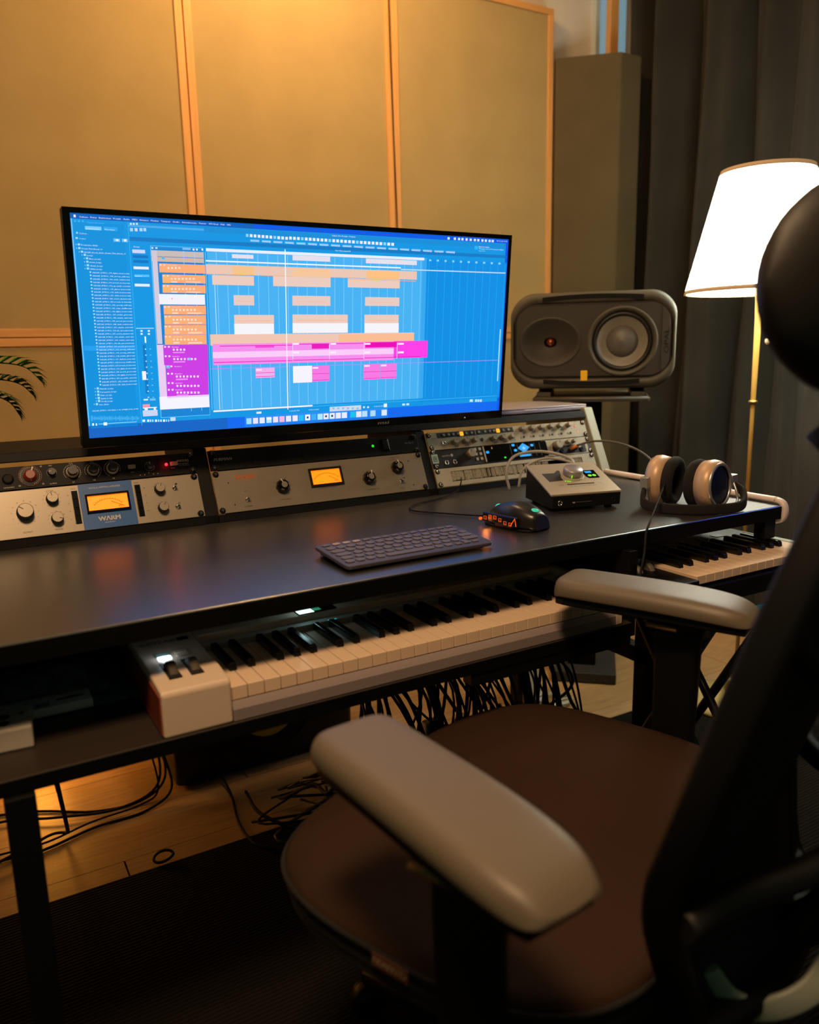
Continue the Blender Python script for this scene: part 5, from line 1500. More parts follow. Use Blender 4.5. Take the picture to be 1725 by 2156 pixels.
t = thing('patch_cable', 'grey audio cable with an orange plug end running from the right rack to the headphones', 'cable', (XC+.41, *RP(.058, .006)))
MB().tube([(0, 0, 0), (.006, -.016, .010)], .0042, mat('orange_plug', 'c87020', .4), 10).build('plug', t)
MB().tube(smooth_path([(.006, -.016, .010), (.030, -.052, .022), (.060, -.100, .020), (.075, -.16, .004), (.050, -.23, -.016), (-.02, -.31, -.029), (-.085, -.335, -.040)], 6), .0026, mat('grey_cable', '4a4640', .6), 8).build('cord', t)
# ================================================================== COMPUTER KEYBOARD
KBB = mat('keyboard_body', '3c3844', .45, bump=.05, bscale=900); KCP = mat('keycap_grey', '565260', .5, bump=.04, bscale=900)
t = thing('computer_keyboard', 'small grey wireless keyboard with round keys in the middle of the desk', 'keyboard', (.050, .046, .7405), (math.radians(3.6), 0, math.radians(.6)))
KW, KD = .270, .124
MB().rbox((0, 0, .0035), (KW, KD, .0095), .009, KBB, 5).build('case', t, bev=.0012)
for x in (.02, KW-.02):
    MB().cyl((x, .012, 0), .005, .0036, RUBBER, 12).build('rubber_foot', t)
MB().box((.01, KD-.022, -.0068), (KW-.01, KD-.002, .0040), KBB).build('rear_foot', t, bev=.002)
kc = {}
def keycap(x, y, w_, d_, m=KCP, lab=None):
    k = (round(w_, 4), round(d_, 4), m.name)
    if k not in kc:
        kc[k] = MB().rings([[(a, b, z) for a, b in rpoly(-w_/2+q, -d_/2+q, w_/2-q, d_/2-q, d_/2, 5)] for z, q in ((0, 0), (.0012, 0), (.0017, .0006))], m).mesh('key')
    o = bpy.data.objects.new('key', kc[k]); COL.objects.link(o); o.parent = t; o.location = (x, y, .0096)
    if lab: o['label'] = lab
KYL = mat('keycap_pale', '9a8688', .5)
px_ = .0178; X0 = .0125
rowy = [.1115, .0935, .0755, .0575, .0395, .0215]
for k in range(14): keycap(X0+.004+k*.01825, rowy[0], .0140, .0085, KYL if k in (1, 2, 3) else KCP, 'pale pairing key' if k in (1, 2, 3) else None)
for k in range(12): keycap(X0+.004+k*px_, rowy[1], .0150, .0140)
keycap(X0+.004+12*px_+.010, rowy[1], .034, .0140)
keycap(X0+.008, rowy[2], .024, .0140)
for k in range(12): keycap(X0+.030+k*px_, rowy[2], .0150, .0140)
keycap(KW-.0130, rowy[2]-.001, .0130, .0140)
keycap(X0+.009, rowy[3], .026, .0140)
for k in range(11): keycap(X0+.034+k*px_, rowy[3], .0150, .0140)
keycap(KW-.020, rowy[3], .026, .0140)
keycap(X0+.006, rowy[4], .020, .0140)
for k in range(11): keycap(X0+.028+k*px_, rowy[4], .0150, .0140)
keycap(KW-.0215, rowy[4], .030, .0140)
for k in range(4): keycap(X0+.002+k*px_, rowy[5], .0150, .0140)
keycap(X0+.002+4*px_+.036, rowy[5], .088, .0140)
for k in range(2): keycap(X0+.163+k*px_, rowy[5], .0150, .0140)
for k in range(3): keycap(X0+.199+k*.0165, rowy[5]-.003, .0130, .0085)
keycap(X0+.199+.0165, rowy[5]+.0055, .0130, .0070)
# ================================================================== MOUSE
t = thing('computer_mouse', 'black gaming mouse with orange numbered buttons and teal lights beside the keyboard', 'mouse', (.452, .160, .7405), (0, 0, math.radians(10)))
vs = []; NR = 14; NS = 20
for i in range(NR+1):
    u = i/NR; y = -.064+.128*u; wd = .040*(math.sin(PI*(.06+.88*u))**.45)*(1-.16*u); hh = .004+.040*math.sin(PI*(.03+.80*(1-u)**.85))**.9
    r_ = []
    for j in range(NS+1):
        a = PI*j/NS; cxs = math.cos(a); r_.append((wd*math.copysign(abs(cxs)**.75, cxs)-.004*math.sin(a), y, .003+hh*math.sin(a)**.8))
    vs.append(r_)
MB().rings(vs, mat('mouse_shell', '1c1a17', .3), cap=True).build('shell', t, fixn=True)
MB().rbox((-.036, -.060, .0), (.036, .058, .004), .02, RUBBER).build('underside', t)
SP = [(-.041+.002*abs(k-2.5), .036-k*.0125, .016+.0035*math.sin(k*.7)) for k in range(6)]
pl = MB(); pl.box((-.0415, -.040, .008), (-.0365, .048, .026), mat('side_plate', '0a0909', .3)); po = pl.build('side_plate', t, bev=.003)
for k in range(6):
    x, y, z = -.0418, .040-k*.0125, .0155+.004*math.sin(k*1.0)
    q = MB()
    ring = [(x, y+.0030*a, z+.0030*b) for a, b in ((-1, -1), (1, -1), (1, 1), (-1, 1))]
    q.tube([Vector(p) for p in ring], .0004, ORANGEL, 5, closed=True); put_text(q, str(k+1), 0, 0, .0026, ORANGEL, 0, None, 'c', T=Matrix.Translation((x-.0004, y, z-.002)) @ Matrix.Rotation(-PI/2, 4, 'Z') @ Matrix.Rotation(PI/2, 4, 'X'))
    q.build('side_button', po)
MB().tube([(-.0418, -.024, .010), (-.0418, -.034, .024), (-.0418, -.037, .010)], .0008, ORANGEL, 5).build('orange_mark', po)
MB().ball((-.034, .060, .010), .004, .003, .003, ORANGEL, 10, 6).build('front_light', t, label='orange front light')
MB().lathe([(.0075, -.004), (.0085, -.002), (.0085, .002), (.0075, .004)], TEALL, 20, Matrix.Translation((-.002, .042, .0275)) @ Matrix.Rotation(PI/2, 4, 'Y')).build('scroll_wheel', t, label='teal lit scroll wheel')
MB().ball((-.004, -.046, .0352), .0085, .009, .004, mat('mouse_logo_glow', '002018', .4, emit='28c89a', strength=.9), 14, 8).build('logo_light', t, label='teal glowing palm emblem')
MB().box((-.037, -.02, .003), (-.030, .02, .009), mat('mouse_skirt', '6a4030', .5)).build('thumb_rest', t, bev=.002)
point('mouse_glow', (.405, .185, .755), .02, (1, .25, .04), .01)
tag(MB().tube(smooth_path([(.442, .228, .750), (.436, .26, .7445), (.40, .32, .7430), (.36, .39, .7430), (.40, .44, .7430), (.48, .47, .7430), (.540, .495, .748), (.553, .497, .765), (.562, .508, .776)], 6), .0016, RUBBER, 6).build('mouse_cable'),
    'thin black mouse cable looping back to the brush panel', 'cable')
WC = mat('white_grey_cable', '98968a', .5)
tag(MB().tube(smooth_path([(.655, .450, .7465), (.648, .452, .790), (.675, .455, .822), (.740, .440, .828), (.790, .400, .812), (.775, .365, .790)], 6), .0034, WC, 8).build('interface_cable'),
    'pale grey cable arching higher behind the desktop interface', 'cable')
tag(MB().tube(smooth_path([(.690, .462, .7470), (.700, .455, .790), (.745, .436, .812), (.785, .395, .805), (.790, .360, .786)], 6), .0030, WC, 8).build('interface_cable'),
    'pale grey cable arching lower behind the desktop interface', 'cable')
# ================================================================== PIANO KEYS helper
def piano(t, x0, yf, z, nwhite, first, pw=.02352, depth=.147, kh=.016, blen=.094, bz=.0115):
    """first: index in the CDEFGAB cycle of the leftmost white key"""
    if ('pk', kh) not in KN:
        KN[('pk', kh)] = MB().box((.0005, 0, -kh), (pw-.0005, depth, 0), KEYW).mesh('white_key')
        KN[('bk', kh)] = MB().rings([[(-.0055, 0, -.002), (.0055, 0, -.002), (.0055, blen, -.002), (-.0055, blen, -.002)], [(-.0052, .002, bz-.003), (.0052, .002, bz-.003), (.0052, blen, bz-.003), (-.0052, blen, bz-.003)], [(-.0043, .0055, bz), (.0043, .0055, bz), (.0043, blen, bz), (-.0043, blen, bz)]], KEYB, smooth=False).mesh('black_key')
    for k in range(nwhite):
        o = bpy.data.objects.new('white_key', KN[('pk', kh)]); COL.objects.link(o); o.parent = t; o.location = (x0+k*pw, yf, z)
        b = o.modifiers.new('bevel', 'BEVEL'); b.width = .0008; b.segments = 2
        if (first+k) % 7 not in (2, 6) and k < nwhite-1:
            off = {0: -.0018, 1: .0018, 3: -.0022, 4: 0, 5: .0022}[(first+k) % 7]
            o = bpy.data.objects.new('black_key', KN[('bk', kh)]); COL.objects.link(o); o.parent = t; o.location = (x0+(k+1)*pw+off, yf+depth-blen, z)
            b = o.modifiers.new('bevel', 'BEVEL'); b.width = .0009; b.segments = 2
# ================================================================== MIDI CONTROLLER
CW = .787; t = thing('midi_keyboard', 'long white music keyboard controller resting on the keyboard tray under the desk edge', 'music keyboard', (-.2485, -.0290, .5873))
WM = mat('controller_white', 'd4bfaa', .40, bump=.03, bscale=900)
DPT = .255
MB().box((.004, .004, .0), (CW-.004, DPT, .006), BLACKP).box((.004, .017, .006), (CW-.004, .1572, .024), BLACKP).box((.004, .1572, .006), (CW-.004, DPT, .0395), WM).build('body', t)
MB().xprism([(0, 0), (.016, 0), (.016, .0160), (.0085, .0272), (.0035, .0215), (0, .0170)], .0905, CW-.0145, mat('glossy_shaded_ledge', '8c8080', .16, coat=.5)).build('front_ledge', t, bev=.0015, fixn=True, label='glossy front ledge')  # greyer than the white body: dimness of the front put into the colour
MB().xprism([(0, 0), (DPT, 0), (DPT, .066), (.05, .066), (.004, .0620), (0, .058)], 0, .0900, WM).build('wheel_block', t, bev=.0035, fixn=True, seg=3)
MB().xprism([(0, 0), (DPT, 0), (DPT, .066), (.15, .066), (.012, .0440), (0, .030)], CW-.0140, CW, WM).build('end_cheek', t, bev=.002, fixn=True)
MB().xprism([(.006, .003), (DPT-.004, .003), (DPT-.004, .060), (.006, .0545)], -.0016, .0001, mat('red_wood_cheek', '8a3c1e', .45, var=.15, vscale=12, wood=(1, 1, 8))).build('wood_cheek', t, fixn=True, label='reddish wooden side panel')
MB().box((.0905, .1575, .0380), (CW-.0145, .1760, .0545), mat('pale_strip', 'a6a6a0', .45)).build('key_strip', t, bev=.001)
MB().box((.0905, .1765, .0400), (CW-.0145, DPT, .0650), WM).build('top_panel', t, bev=.002)
piano(t, .0912, .0095, .0455, 29, 0, kh=.0188)
for x, y in ((.0275, .062), (.0560, .062)):
    sl_ = MB().box((x-.0085, y-.030, .0655), (x+.0085, y+.030, .0664), mat('wheel_slot', '15110e', .8)).build('wheel_slot', t)
    MB().lathe([(.0225, -.0058), (.024, -.0045), (.024, .0045), (.0225, .0058)], mat('wheel_rubber', '4e453a', .7, bump=.4, bscale=900), 28, Matrix.Translation((x+.001, y+.001, .0530)) @ Matrix.Rotation(PI/2, 4, 'Y')).build('pitch_wheel', sl_)
MB().rbox((.0215, .1010, .0660), (.0395, .1130, .0676), .001, WHITEL).build('lit_button', t, label='white glowing button')
MB().rbox((.0215, .1160, .0660), (.0395, .1280, .0674), .001, mat('teal_button', '7a9a94', .5)).build('small_button', t)
MB().rbox((.0475, .1040, .0660), (.0640, .1150, .0670), .001, WM).build('small_button', t)
MB().rbox((.0475, .1190, .0660), (.0640, .1300, .0670), .001, WM).build('small_button', t)
mb = MB(); put_text(mb, 'KEYLAB', .012, .170, .0115, PRINTG, .0662, .050, bold=.0004); mb.rbox((.064, .169, .0661), (.080, .182, .0665), .001, BLACKP); put_text(mb, 'OCTAVE', .0205, .1315, .0035, PRINTG, .0662); put_text(mb, 'CHORD', .0475, .1325, .0035, PRINTG, .0662)
put_text(mb, 'ARTURIA', .42, .1835, .0070, PRINTG, .0652, .05); mb.build('lettering', t)
ds = MB().rbox((.258, .1780, .0650), (.325, .2150, .0660), .002, GLOSSB).build('display', t)
MB().rbox((.2600, .1800, .0660), (.2860, .2100, .0664), .001, mat('display_white', 'ffffff', .4, emit='d8ffff', strength=1.6)).rbox((.288, .185, .0660), (.300, .205, .0664), .001, mat('green_panel_glow', '104030', .4, emit='3cae7c', strength=.5)).build('display_graphics', ds)
MB().box((.018, .232, .0660), (.036, .236, .0664), mat('cyan_sliver', '104050', .4, emit='28b4d8', strength=.9)).build('light_bar', t)
MB().box((.30, .1450+.0135, .0546), (.315, .1450+.0155, .0549), MATS['cyan_sliver']).build('light_bar', t)
for r_ in range(3):
    for k in range(9): MB().rbox((.42+k*.030, .200+r_*.016, .0650), (.444+k*.030, .212+r_*.016, .0668), .002, mat('soft_pad', '8a8a92', .6)).build('pad', t)
point('controller_display_light', (-.2485+.273, -.029+.19, .672), .014, (.6, 1, 1), .008)
point('controller_button_light', (-.2485+.030, -.029+.107, .660), .012, (.75, .9, 1), .004)
# ================================================================== SMALL SYNTH AT THE RIGHT
t = thing('compact_synth', 'short black synthesizer with ivory keys on a stand at the right end of the desk', 'music keyboard', (.560, -.078, .600))
MB().box((.024, .006, 0), (.490, .255, .038), BLACKP).box((.024, .155, .038), (.490, .255, .058), BLACKP).box((.024, 0, 0), (.114, .155, .056), BLACKP).build('body', t, bev=.003)
MB().box((.4725, 0, 0), (.490, .155, .0605), mat('lamp_lit_end_block', '7a8474', .5)).build('end_block', t, bev=.002)  # lamp light on the cheek put into its pale green
piano(t, .1160, .009, .060, 15, 0, kh=.0158)
for k, x in enumerate((.062, .092)): MB().lathe([(.017, -.006), (.019, -.004), (.019, .004), (.017, .006)], mat('wheel_grey', '6a665c', .5), 24, Matrix.Translation((x, .105, .050)) @ Matrix.Rotation(PI/2, 4, 'Y')).build('pitch_wheel', t)
for k in range(4): MB().lathe([(.008, 0), (.0072, .010), (.006, .011)], mat('synth_knob', '8a8470', .4), 16, Matrix.Translation((.038+.021*k, .140, .056))).build('knob', t)
mb = MB()
for k in range(3): mb.rbox((.030+k*.030, .195, .058), (.052+k*.030, .207, .0590), .002, mat('blue_button_glow', '0a2040', .4, emit='1878c0', strength=.5))
mb.build('lit_buttons', t)
for k in range(6): MB().rbox((.14+k*.05, .19, .058), (.165+k*.05, .21, .0595), .002, DARKP).build('small_button', t)
t = thing('keyboard_stand', 'black folding keyboard stand with slanting legs beneath the short synthesizer', 'stand', (.80, .04, 0))
BS = mat('stand_blue_lit_black', '20242e', .35, metal=.3)  # black tubes tinted blue, the blue light is put into the colour
for x in (-.19, .19):
    MB().box((x-.012, -.19, .580), (x+.012, .20, .5995), BS).build('arm', t, bev=.003)
for x0, x1 in ((-.055, -.045), (.025, .055)):
    MB().tube([(x0, .13, .575), (x1+.01, -.24, .022)], .0095, BS, 10).build('leg', t)
MB().tube([(-.075, -.12, .575), (-.060, .20, .022)], .0095, BS, 10).tube([(.09, -.12, .575), (.10, .20, .022)], .0095, BS, 10).build('leg', t)
MB().tube([(-.21, -.118, .572), (.22, -.118, .572)], .0085, mat('blue_lit_crossbar', '2878a8', .3), 10).build('crossbar', t, label='crossbar coloured as if lit blue')  # gleam of the blue light put into the bar's colour
MB().tube([(-.21, .13, .572), (.21, .13, .572)], .0085, BS, 10).build('crossbar', t)
for y in (-.24, .20): MB().tube([(-.22, y, .020), (.24, y, .020)], .010, BS, 10).build('foot_bar', t)
# ================================================================== FLOOR LAMP
LX, LY = 1.499, .455
t = thing('floor_lamp', 'tall floor lamp with glowing white conical shade and slim wooden pole', 'lamp', (LX, LY, .009))
SHADE = mat('glowing_shade', 'f2eef0', .8, emit='f2f6e0', strength=13.0)
sh = []
for r_, z in ((.1935, 1.192), (.1165, 1.497)): sh.append([(r_*math.cos(2*PI*k/56), r_*math.sin(2*PI*k/56), z) for k in range(56)])
mb = MB().rings(sh, SHADE, cap=False).rings([[(x*.985, y*.985, z) for x, y, z in r] for r in sh][::-1], SHADE, cap=False); mb.build('lamp_shade', t)
HEM = mat('shade_hem', 'b4946a', .8, emit='c8a070', strength=.35)
for r_, z, dz in ((.1945, 1.188, .011), (.1180, 1.490, .011)):
    MB().lathe([(r_-.0055, z), (r_+.0006, z), (r_-(.0028 if z < 1.4 else .0022), z+dz), (r_-.006, z+dz)], HEM, 56, cap=False).build('shade_hem', t)
POLE = mat('pole_wood', 'c89a4c', .45, var=.08, vscale=20, wood=(6, 6, .5))
MB().lathe([(.0055, .085), (.0055, .885), (.0065, .900), (.0085, 1.12), (.0110, 1.20), (.0110, 1.215)], POLE, 20).build('pole', t)
MB().lathe([(.006, .890), (.0115, .890), (.0115, .898), (.006, .898)], mat('brass', 'b49048', .3, metal=.8), 20).build('collar', t)
MB().lathe([(.018, 1.205), (.018, 1.26), (.012, 1.27)], mat('socket_brass', 'a08048', .4, metal=.5), 20).build('lamp_socket', t)
MB().ball((0, 0, 1.31), .033, .033, .045, mat('bulb', 'ffffff', .4, emit='fff6ee', strength=8), 20, 12).build('bulb', t)
mb = MB()
for k in range(3): a = 2*PI*k/3+.4; mb.tube([(.014*math.cos(a), .014*math.sin(a), 1.262), (.187*math.cos(a), .187*math.sin(a), 1.198)], .0018, MATS['brass'], 6)
mb.build('shade_spider', t)
CERA = mat('cream_ceramic', 'c8b478', .35, coat=.3)
MB().lathe([(.0175, .080), (.020, .092), (.0185, .110), (.0090, .122), (.0056, .124)], MATS['brass'], 24).build('base_knob', t)
MB().lathe([(.145, 0), (.147, .010), (.120, .018), (.070, .026), (.038, .040), (.030, .060), (.034, .074), (.030, .081), (.0150, .083)], CERA, 40).build('base', t)
mb = MB(); P = [(.030, -.012, 1.20-.0075*k) for k in range(18)]
for p in P: mb.ball(p, .0022, .0022, .0028, mat('chain', 'c0b0a0', .4, metal=.4), 8, 5)
mb.ball((.030, -.012, 1.058), .0075, .0075, .0085, mat('chain_ball', 'd8b898', .4), 14, 8); mb.build('pull_chain', t)
point('lamp_bulb_light', (LX, LY, 1.33), 18.0, (.96, 1.0, .80), .035)
# ================================================================== THINGS ON THE TRAY
CLR = mat('clear_film', '8898a0', .12, spec=.8, alpha=.28); CLRB = mat('blue_film', '305a70', .25, alpha=.55)
t = thing('bagged_package', 'clear plastic bag of accessories with white printed label on the left of the tray', 'package', (-.355, .215, .5875))
WL_ = mat('white_label', 'd0d0d4', .6)
MB().rbox((-.11, -.085, .0), (.070, .085, .012), .01, BLACKP).build('contents', t)
MB().box((-.115, -.094, .002), (.045, -.052, .0145), WL_).build('label_strip', t, bev=.001)
mb = MB()
for k in range(9): mb.box((-.028+k*.0022, -.090, .0146), (-.0272+k*.0022+random.uniform(0, .0008), -.074, .0148), PRINTD)
mb.rbox((.000, -.076, .0146), (.036, -.070, .0148), .002, PRINTD); put_text(mb, 'ABCD 48 x 2', -.085, -.080, .004, PRINTD, .0147, .04); put_text(mb, 'MADE IN CHINA', -.085, -.088, .003, PRINTD, .0147, .045)
mb.build('label_print', t)
MB().box((-.060, -.030, .012), (-.005, .03, .0150), mat('grey_card', '6a6468', .7)).box((.010, -.005, .012), (.050, .05, .0145), MATS['grey_card']).build('insert_card', t)
MB().box((-.005, -.055, .0125), (.040, -.042, .0150), mat('red_patch', '7a2c10', .6)).build('colour_patch', t)
n = 16; vs = []; fs = []
for j in range(n+1):
    for i in range(n+1):
        x = -.13+.235*i/n; y = -.098+.196*j/n; e = min(1, 4*min(i/n, 1-i/n, j/n, 1-j/n)+.02)
        vs.append((x, y, .003+e*(.017+.006*math.sin(i*1.7+j*.9)+.004*math.sin(i*3.1-j*2.3))))
for j in range(n):
    for i in range(n): a = j*(n+1)+i; fs.append((a, a+1, a+n+2, a+n+1))
MB().add(vs, fs, CLR, False).build('plastic_bag', t)
MB().prism([(.055, -.090), (.105, -.094), (.090, -.03), (.060, -.05)], .002, .012, CLRB).build('bag_corner', t)
t = thing('white_pad_box', 'small white box with round black buttons at the left end of the tray', 'controller', (-.392, .040, .5873), (0, 0, math.radians(-4)))
MB().box((-.150, 0, 0), (0, .062, .030), mat('pad_box_white', 'b4aca0', .5)).build('case', t, bev=.003)
for i in range(5):
    for j in range(2): MB().cyl((-.022-.026*i-(.010 if 1 else 0), .020+.020*j, .0299), .0065, .0014, BLACKP, 16).build('round_button', t)
MB().cyl((-.012, .045, .0299), .003, .001, BLACKP, 10).build('small_button', t)
MB().tube([(-.145, .052, .0305), (-.150, .10, .02), (-.16, .16, .004)], .0018, RUBBER, 6).build('cord', t)
# ================================================================== PLANT
t = thing('potted_palm', 'small potted palm with arching green leaves at the left end of the hutch', 'plant', (-.455, .700, HT))
MB().lathe([(.042, .0005), (.055, .085), (.058, .090), (.052, .090), (.050, .080)], mat('terracotta_pot', '8a5238', .7), 32).build('pot', t)
MB().lathe([(.0505, .078), (.0001, .082)], mat('soil', '1e140c', .95), 24, cap=False).build('soil', t)
LEAF = [mat('palm_leaf', '3c7a20', .45, var=.2, vscale=20), mat('palm_leaf_dark', '244c24', .45, var=.2, vscale=20)]
def frond(P, dark, ln=.05, n=13):
    path = smooth_path([(0, 0, .082)]+P, 8); mb = MB(); mb.tube(path, .0018, LEAF[dark], 5, rf=lambda q: .0022*(1-q)+.0006)
    N = len(path)
    for k in range(n):
        i = int(N*.35+(N*.64)*k/(n-1)); i = min(i, N-2); p = path[i]; d = (path[i+1]-path[i-1]).normalized()
        sd = d.cross(Vector((0, 0, 1))).normalized(); up = sd.cross(d); L = ln*math.sin(PI*(.25+.7*k/(n-1)))
        for sg in (-1, 1):
            dr = (sd*sg*.55+d*.65+up*.55).normalized(); w_ = .0058; q = dr.cross(up).normalized()
            a, b, c = p, p+dr*L*.5, p+dr*L+Vector((0, 0, -.012))
            mb.add([a-q*w_*.4, a+q*w_*.4, b+q*w_, b-q*w_, c], [(0, 1, 2, 3), (3, 2, 4)], LEAF[dark], False)
            mb.add([v+Vector((0, 0, -.0006)) for v in (a-q*w_*.4, a+q*w_*.4, b+q*w_, b-q*w_, c)], [(3, 2, 1, 0), (4, 2, 3)], LEAF[dark], False)
    return mb.build('frond', t)
frond([(.04, .01, .16), (.10, .015, .160), (.155, .02, .150), (.185, .02, .118)], 0, .050)
frond([(.04, .03, .12), (.10, .04, .128), (.145, .05, .118), (.170, .05, .092)], 1, .040)
frond([(.03, -.01, .10), (.08, -.02, .104), (.118, -.03, .088), (.135, -.03, .060)], 1, .036)
frond([(-.04, .03, .16), (-.10, .05, .19), (-.15, .06, .16)], 0); frond([(-.02, -.04, .15), (-.05, -.10, .18), (-.07, -.15, .14)], 1); frond([(0, .05, .18), (.0, .08, .24), (.02, .12, .28)], 0)
# ================================================================== UNDER THE DESK
t = thing('subwoofer', 'black subwoofer box with a yellow cone on the floor under the desk', 'speaker', (.192, .87, 0))
MB().rbox((-.244, 0, .008), (.244, .40, .42), .02, BLACKP).build('cabinet', t, bev=.004)
wf = MB().lathe([(.128, 0), (.132, .004), (.118, .006), (.112, .002)], BLACKP, 40, Matrix.Translation((0, 0, .160)) @ Matrix.Rotation(PI/2, 4, 'X')).build('driver_frame', t)
MB().lathe([(.0740, .0055), (.0730, .0080), (.040, .0065), (.0001, .006)], mat('yellow_cone', 'c8b020', .5), 40, Matrix.Translation((0, 0, .160)) @ Matrix.Rotation(PI/2, 4, 'X'), cap=False).build('cone', wf, label='yellow cone')
for x in (-.21, .21):
    for y in (.04, .36): MB().cyl((x, y, 0), .02, .008, RUBBER, 12).build('rubber_foot', t)
t = thing('white_router', 'white flat router standing on edge on the floor beside the speaker stand', 'router', (.985, .800, 0), (0, 0, math.radians(36)))
MB().box((-.01, -.014, .002), (.115, .014, .170), mat('router_white', 'c4b8a0', .5)).build('case', t, bev=.006, seg=3)
MB().box((.02, -.03, 0), (.09, .03, .010), MATS['router_white']).build('foot', t, bev=.002)
def coil(name, c, r, n, rad, m, label, grp=None, jit=.3, tail=None, z0=.006):
    P = []
    for k in range(n*14):
        a = 2*PI*k/14; rr = r*(1+jit*.3*math.sin(a*.37+k*.05)); P.append((c[0]+rr*math.cos(a), c[1]+rr*.85*math.sin(a), z0+.004*(k/14)+.003*math.sin(a*1.3)))
    if tail: P += tail
    return tag(MB().tube(smooth_path(P, 2), rad, m, 6).build(name), label, 'cable', grp)
coil('white_cable', (1.060, .755), .050, 3, .0035, mat('white_cable', 'c8c0b0', .5), 'white cable coiled on the floor in front of the speaker stand', tail=[(1.03, .72, .02), (1.0, .66, .008), (.96, .60, .012)])
# individually run floor cables
def fcable(pts, lab, r=.0032, m=RUBBER): return tag(MB().tube(smooth_path(pts, 7), r, m, 8).build('floor_cable'), lab, 'cable')
fcable([(-.60, 1.03, .004), (-.382, .962, .004), (-.248, .880, .004), (-.142, .865, .006), (-.075, .900, .03), (-.070, .97, .10), (-.10, 1.06, .2)], 'black floor cable running highest across the lit boards at the left')
fcable([(-.60, .93, .005), (-.444, .943, .008), (-.328, .888, .011), (-.195, .850, .011), (-.095, .872, .04), (-.085, .99, .14), (-.13, 1.10, .22)], 'black floor cable crossing the lit boards towards the subwoofer')
fcable([(-.62, .77, .004), (-.453, .786, .004), (-.369, .779, .004), (-.254, .810, .004), (-.146, .815, .004), (-.075, .845, .02), (-.068, .90, .07), (-.09, 1.0, .16)], 'black floor cable lying nearest to the rug at the left')
fcable([(-.62, .80, .010), (-.46, .80, .011), (-.36, .795, .011), (-.26, .825, .011), (-.15, .835, .013), (-.10, .86, .03), (-.10, .95, .12)], 'second thin black floor cable beside the one nearest the rug', .0024)
fcable([(-.372, .10, .560), (-.362, .20, .45), (-.335, .50, .20), (-.318, .78, .03), (-.345, .81, .0175), (-.396, .79, .0165), (-.60, .70, .0135)], 'black cable dropping from the tray behind the left desk leg', .0034)
fcable([(.055, .860, .02), (.055, .777, .004), (.035, .666, .004), (.031, .585, .008), (.04, .53, .0125), (.10, .47, .0125)], 'single black cable lying from the subwoofer to the rug edge', .0030)
coil('cable_loop', (-.148, .600), .020, 1, .0030, RUBBER, 'small black cable loop lying at the rug edge', z0=.0125)
# cable tangle under the desk
t0 = thing('cable_tray', 'black wire cable tray with power strip hung under the middle of the desk', 'cable tray', (.42, .42, .40))
MB().box((-.20, -.06, 0), (.26, .06, .004), BLACKM).box((-.20, -.062, 0), (.26, -.058, .05), BLACKM).box((-.20, .058, 0), (.26, .062, .05), BLACKM).build('tray', t0)
for x in (-.18, .24): MB().box((x-.005, -.005, .004), (x+.005, .005, .3115), BLACKM).build('hanger', t0)
t1 = thing('power_strip', 'dark power strip full of plugs lying in the cable tray', 'power strip', (.42, .42, .4045))
MB().rbox((-.18, -.028, 0), (.24, .028, .04), .01, DARKP).build('case', t1, bev=.003)
for k in range(6): MB().rbox((-.16+k*.065, -.022, .040), (-.118+k*.065, .022, .075), .008, RUBBER if k != 3 else WHITEP).build('plug', t1)
random.seed(11)
CAB = [RUBBER, mat('dark_cable', '1a1816', .5), mat('brown_cable', '5a4a3c', .5)]
tangle = MB()
for k in range(64):
    x = .19+.0078*k+random.uniform(-.02, .02); y = .42+random.uniform(-.12, .02); zb = random.uniform(.05, .28); sw = random.uniform(-.12, .12)
    P = [(x, .40, .46), (x+random.uniform(-.02, .02), y-.08, .40), (x+sw*.5, y-.12+random.uniform(-.03, .03), (zb+.36)/2), (x+sw, y-.10, zb), (x+sw+random.uniform(-.12, .12), y+.04, max(.02, zb-.06)), (x+sw*1.5+random.uniform(-.1, .1), y+.16, max(.014, zb*.4)), (x+random.uniform(-.2, .2), y+.30, .014+.001*k)]
    tangle.tube(smooth_path(P, 6), random.choice((.0026, .0034, .0042)), CAB[0] if k % 4 else CAB[1], 6)
for k in range(16):
    cx_, cy_, cz_ = .48+.02*k, .50+random.uniform(-.05, .12), random.uniform(.03, .12); rr_ = random.uniform(.05, .11)
    tangle.tube([(cx_+rr_*math.cos(a*PI/9), cy_+rr_*.7*math.sin(a*PI/9), cz_+.04*math.sin(a*PI/9+k)) for a in range(18)], .0032, CAB[0], 6, closed=True)
tag(tangle.build('cable_tangle', kind='stuff'), 'dense tangle of black cables hanging beneath the middle of the desk', 'cables')
for k, (P, lab) in enumerate((([(.22, .36, .45), (.20, .30, .36), (.17, .28, .28), (.22, .27, .22), (.32, .29, .26), (.38, .33, .36), (.39, .38, .44)], 'looping black cable hanging furthest left beside the tangle, nearer the subwoofer'),
        ([(.24, .37, .45), (.21, .31, .38), (.21, .28, .31), (.28, .27, .27), (.36, .29, .32), (.42, .35, .43)], 'looping black cable hanging just above the lowest loop beside the subwoofer'),
        ([(.60, .36, .45), (.66, .30, .40), (.74, .32, .30), (.70, .40, .20), (.62, .52, .05), (.60, .60, .014)], 'black cable swinging out to the right of the tangle'))):
    tag(MB().tube(smooth_path(P, 7), .0036, CAB[0], 8).build('hanging_cable'), lab, 'cable')
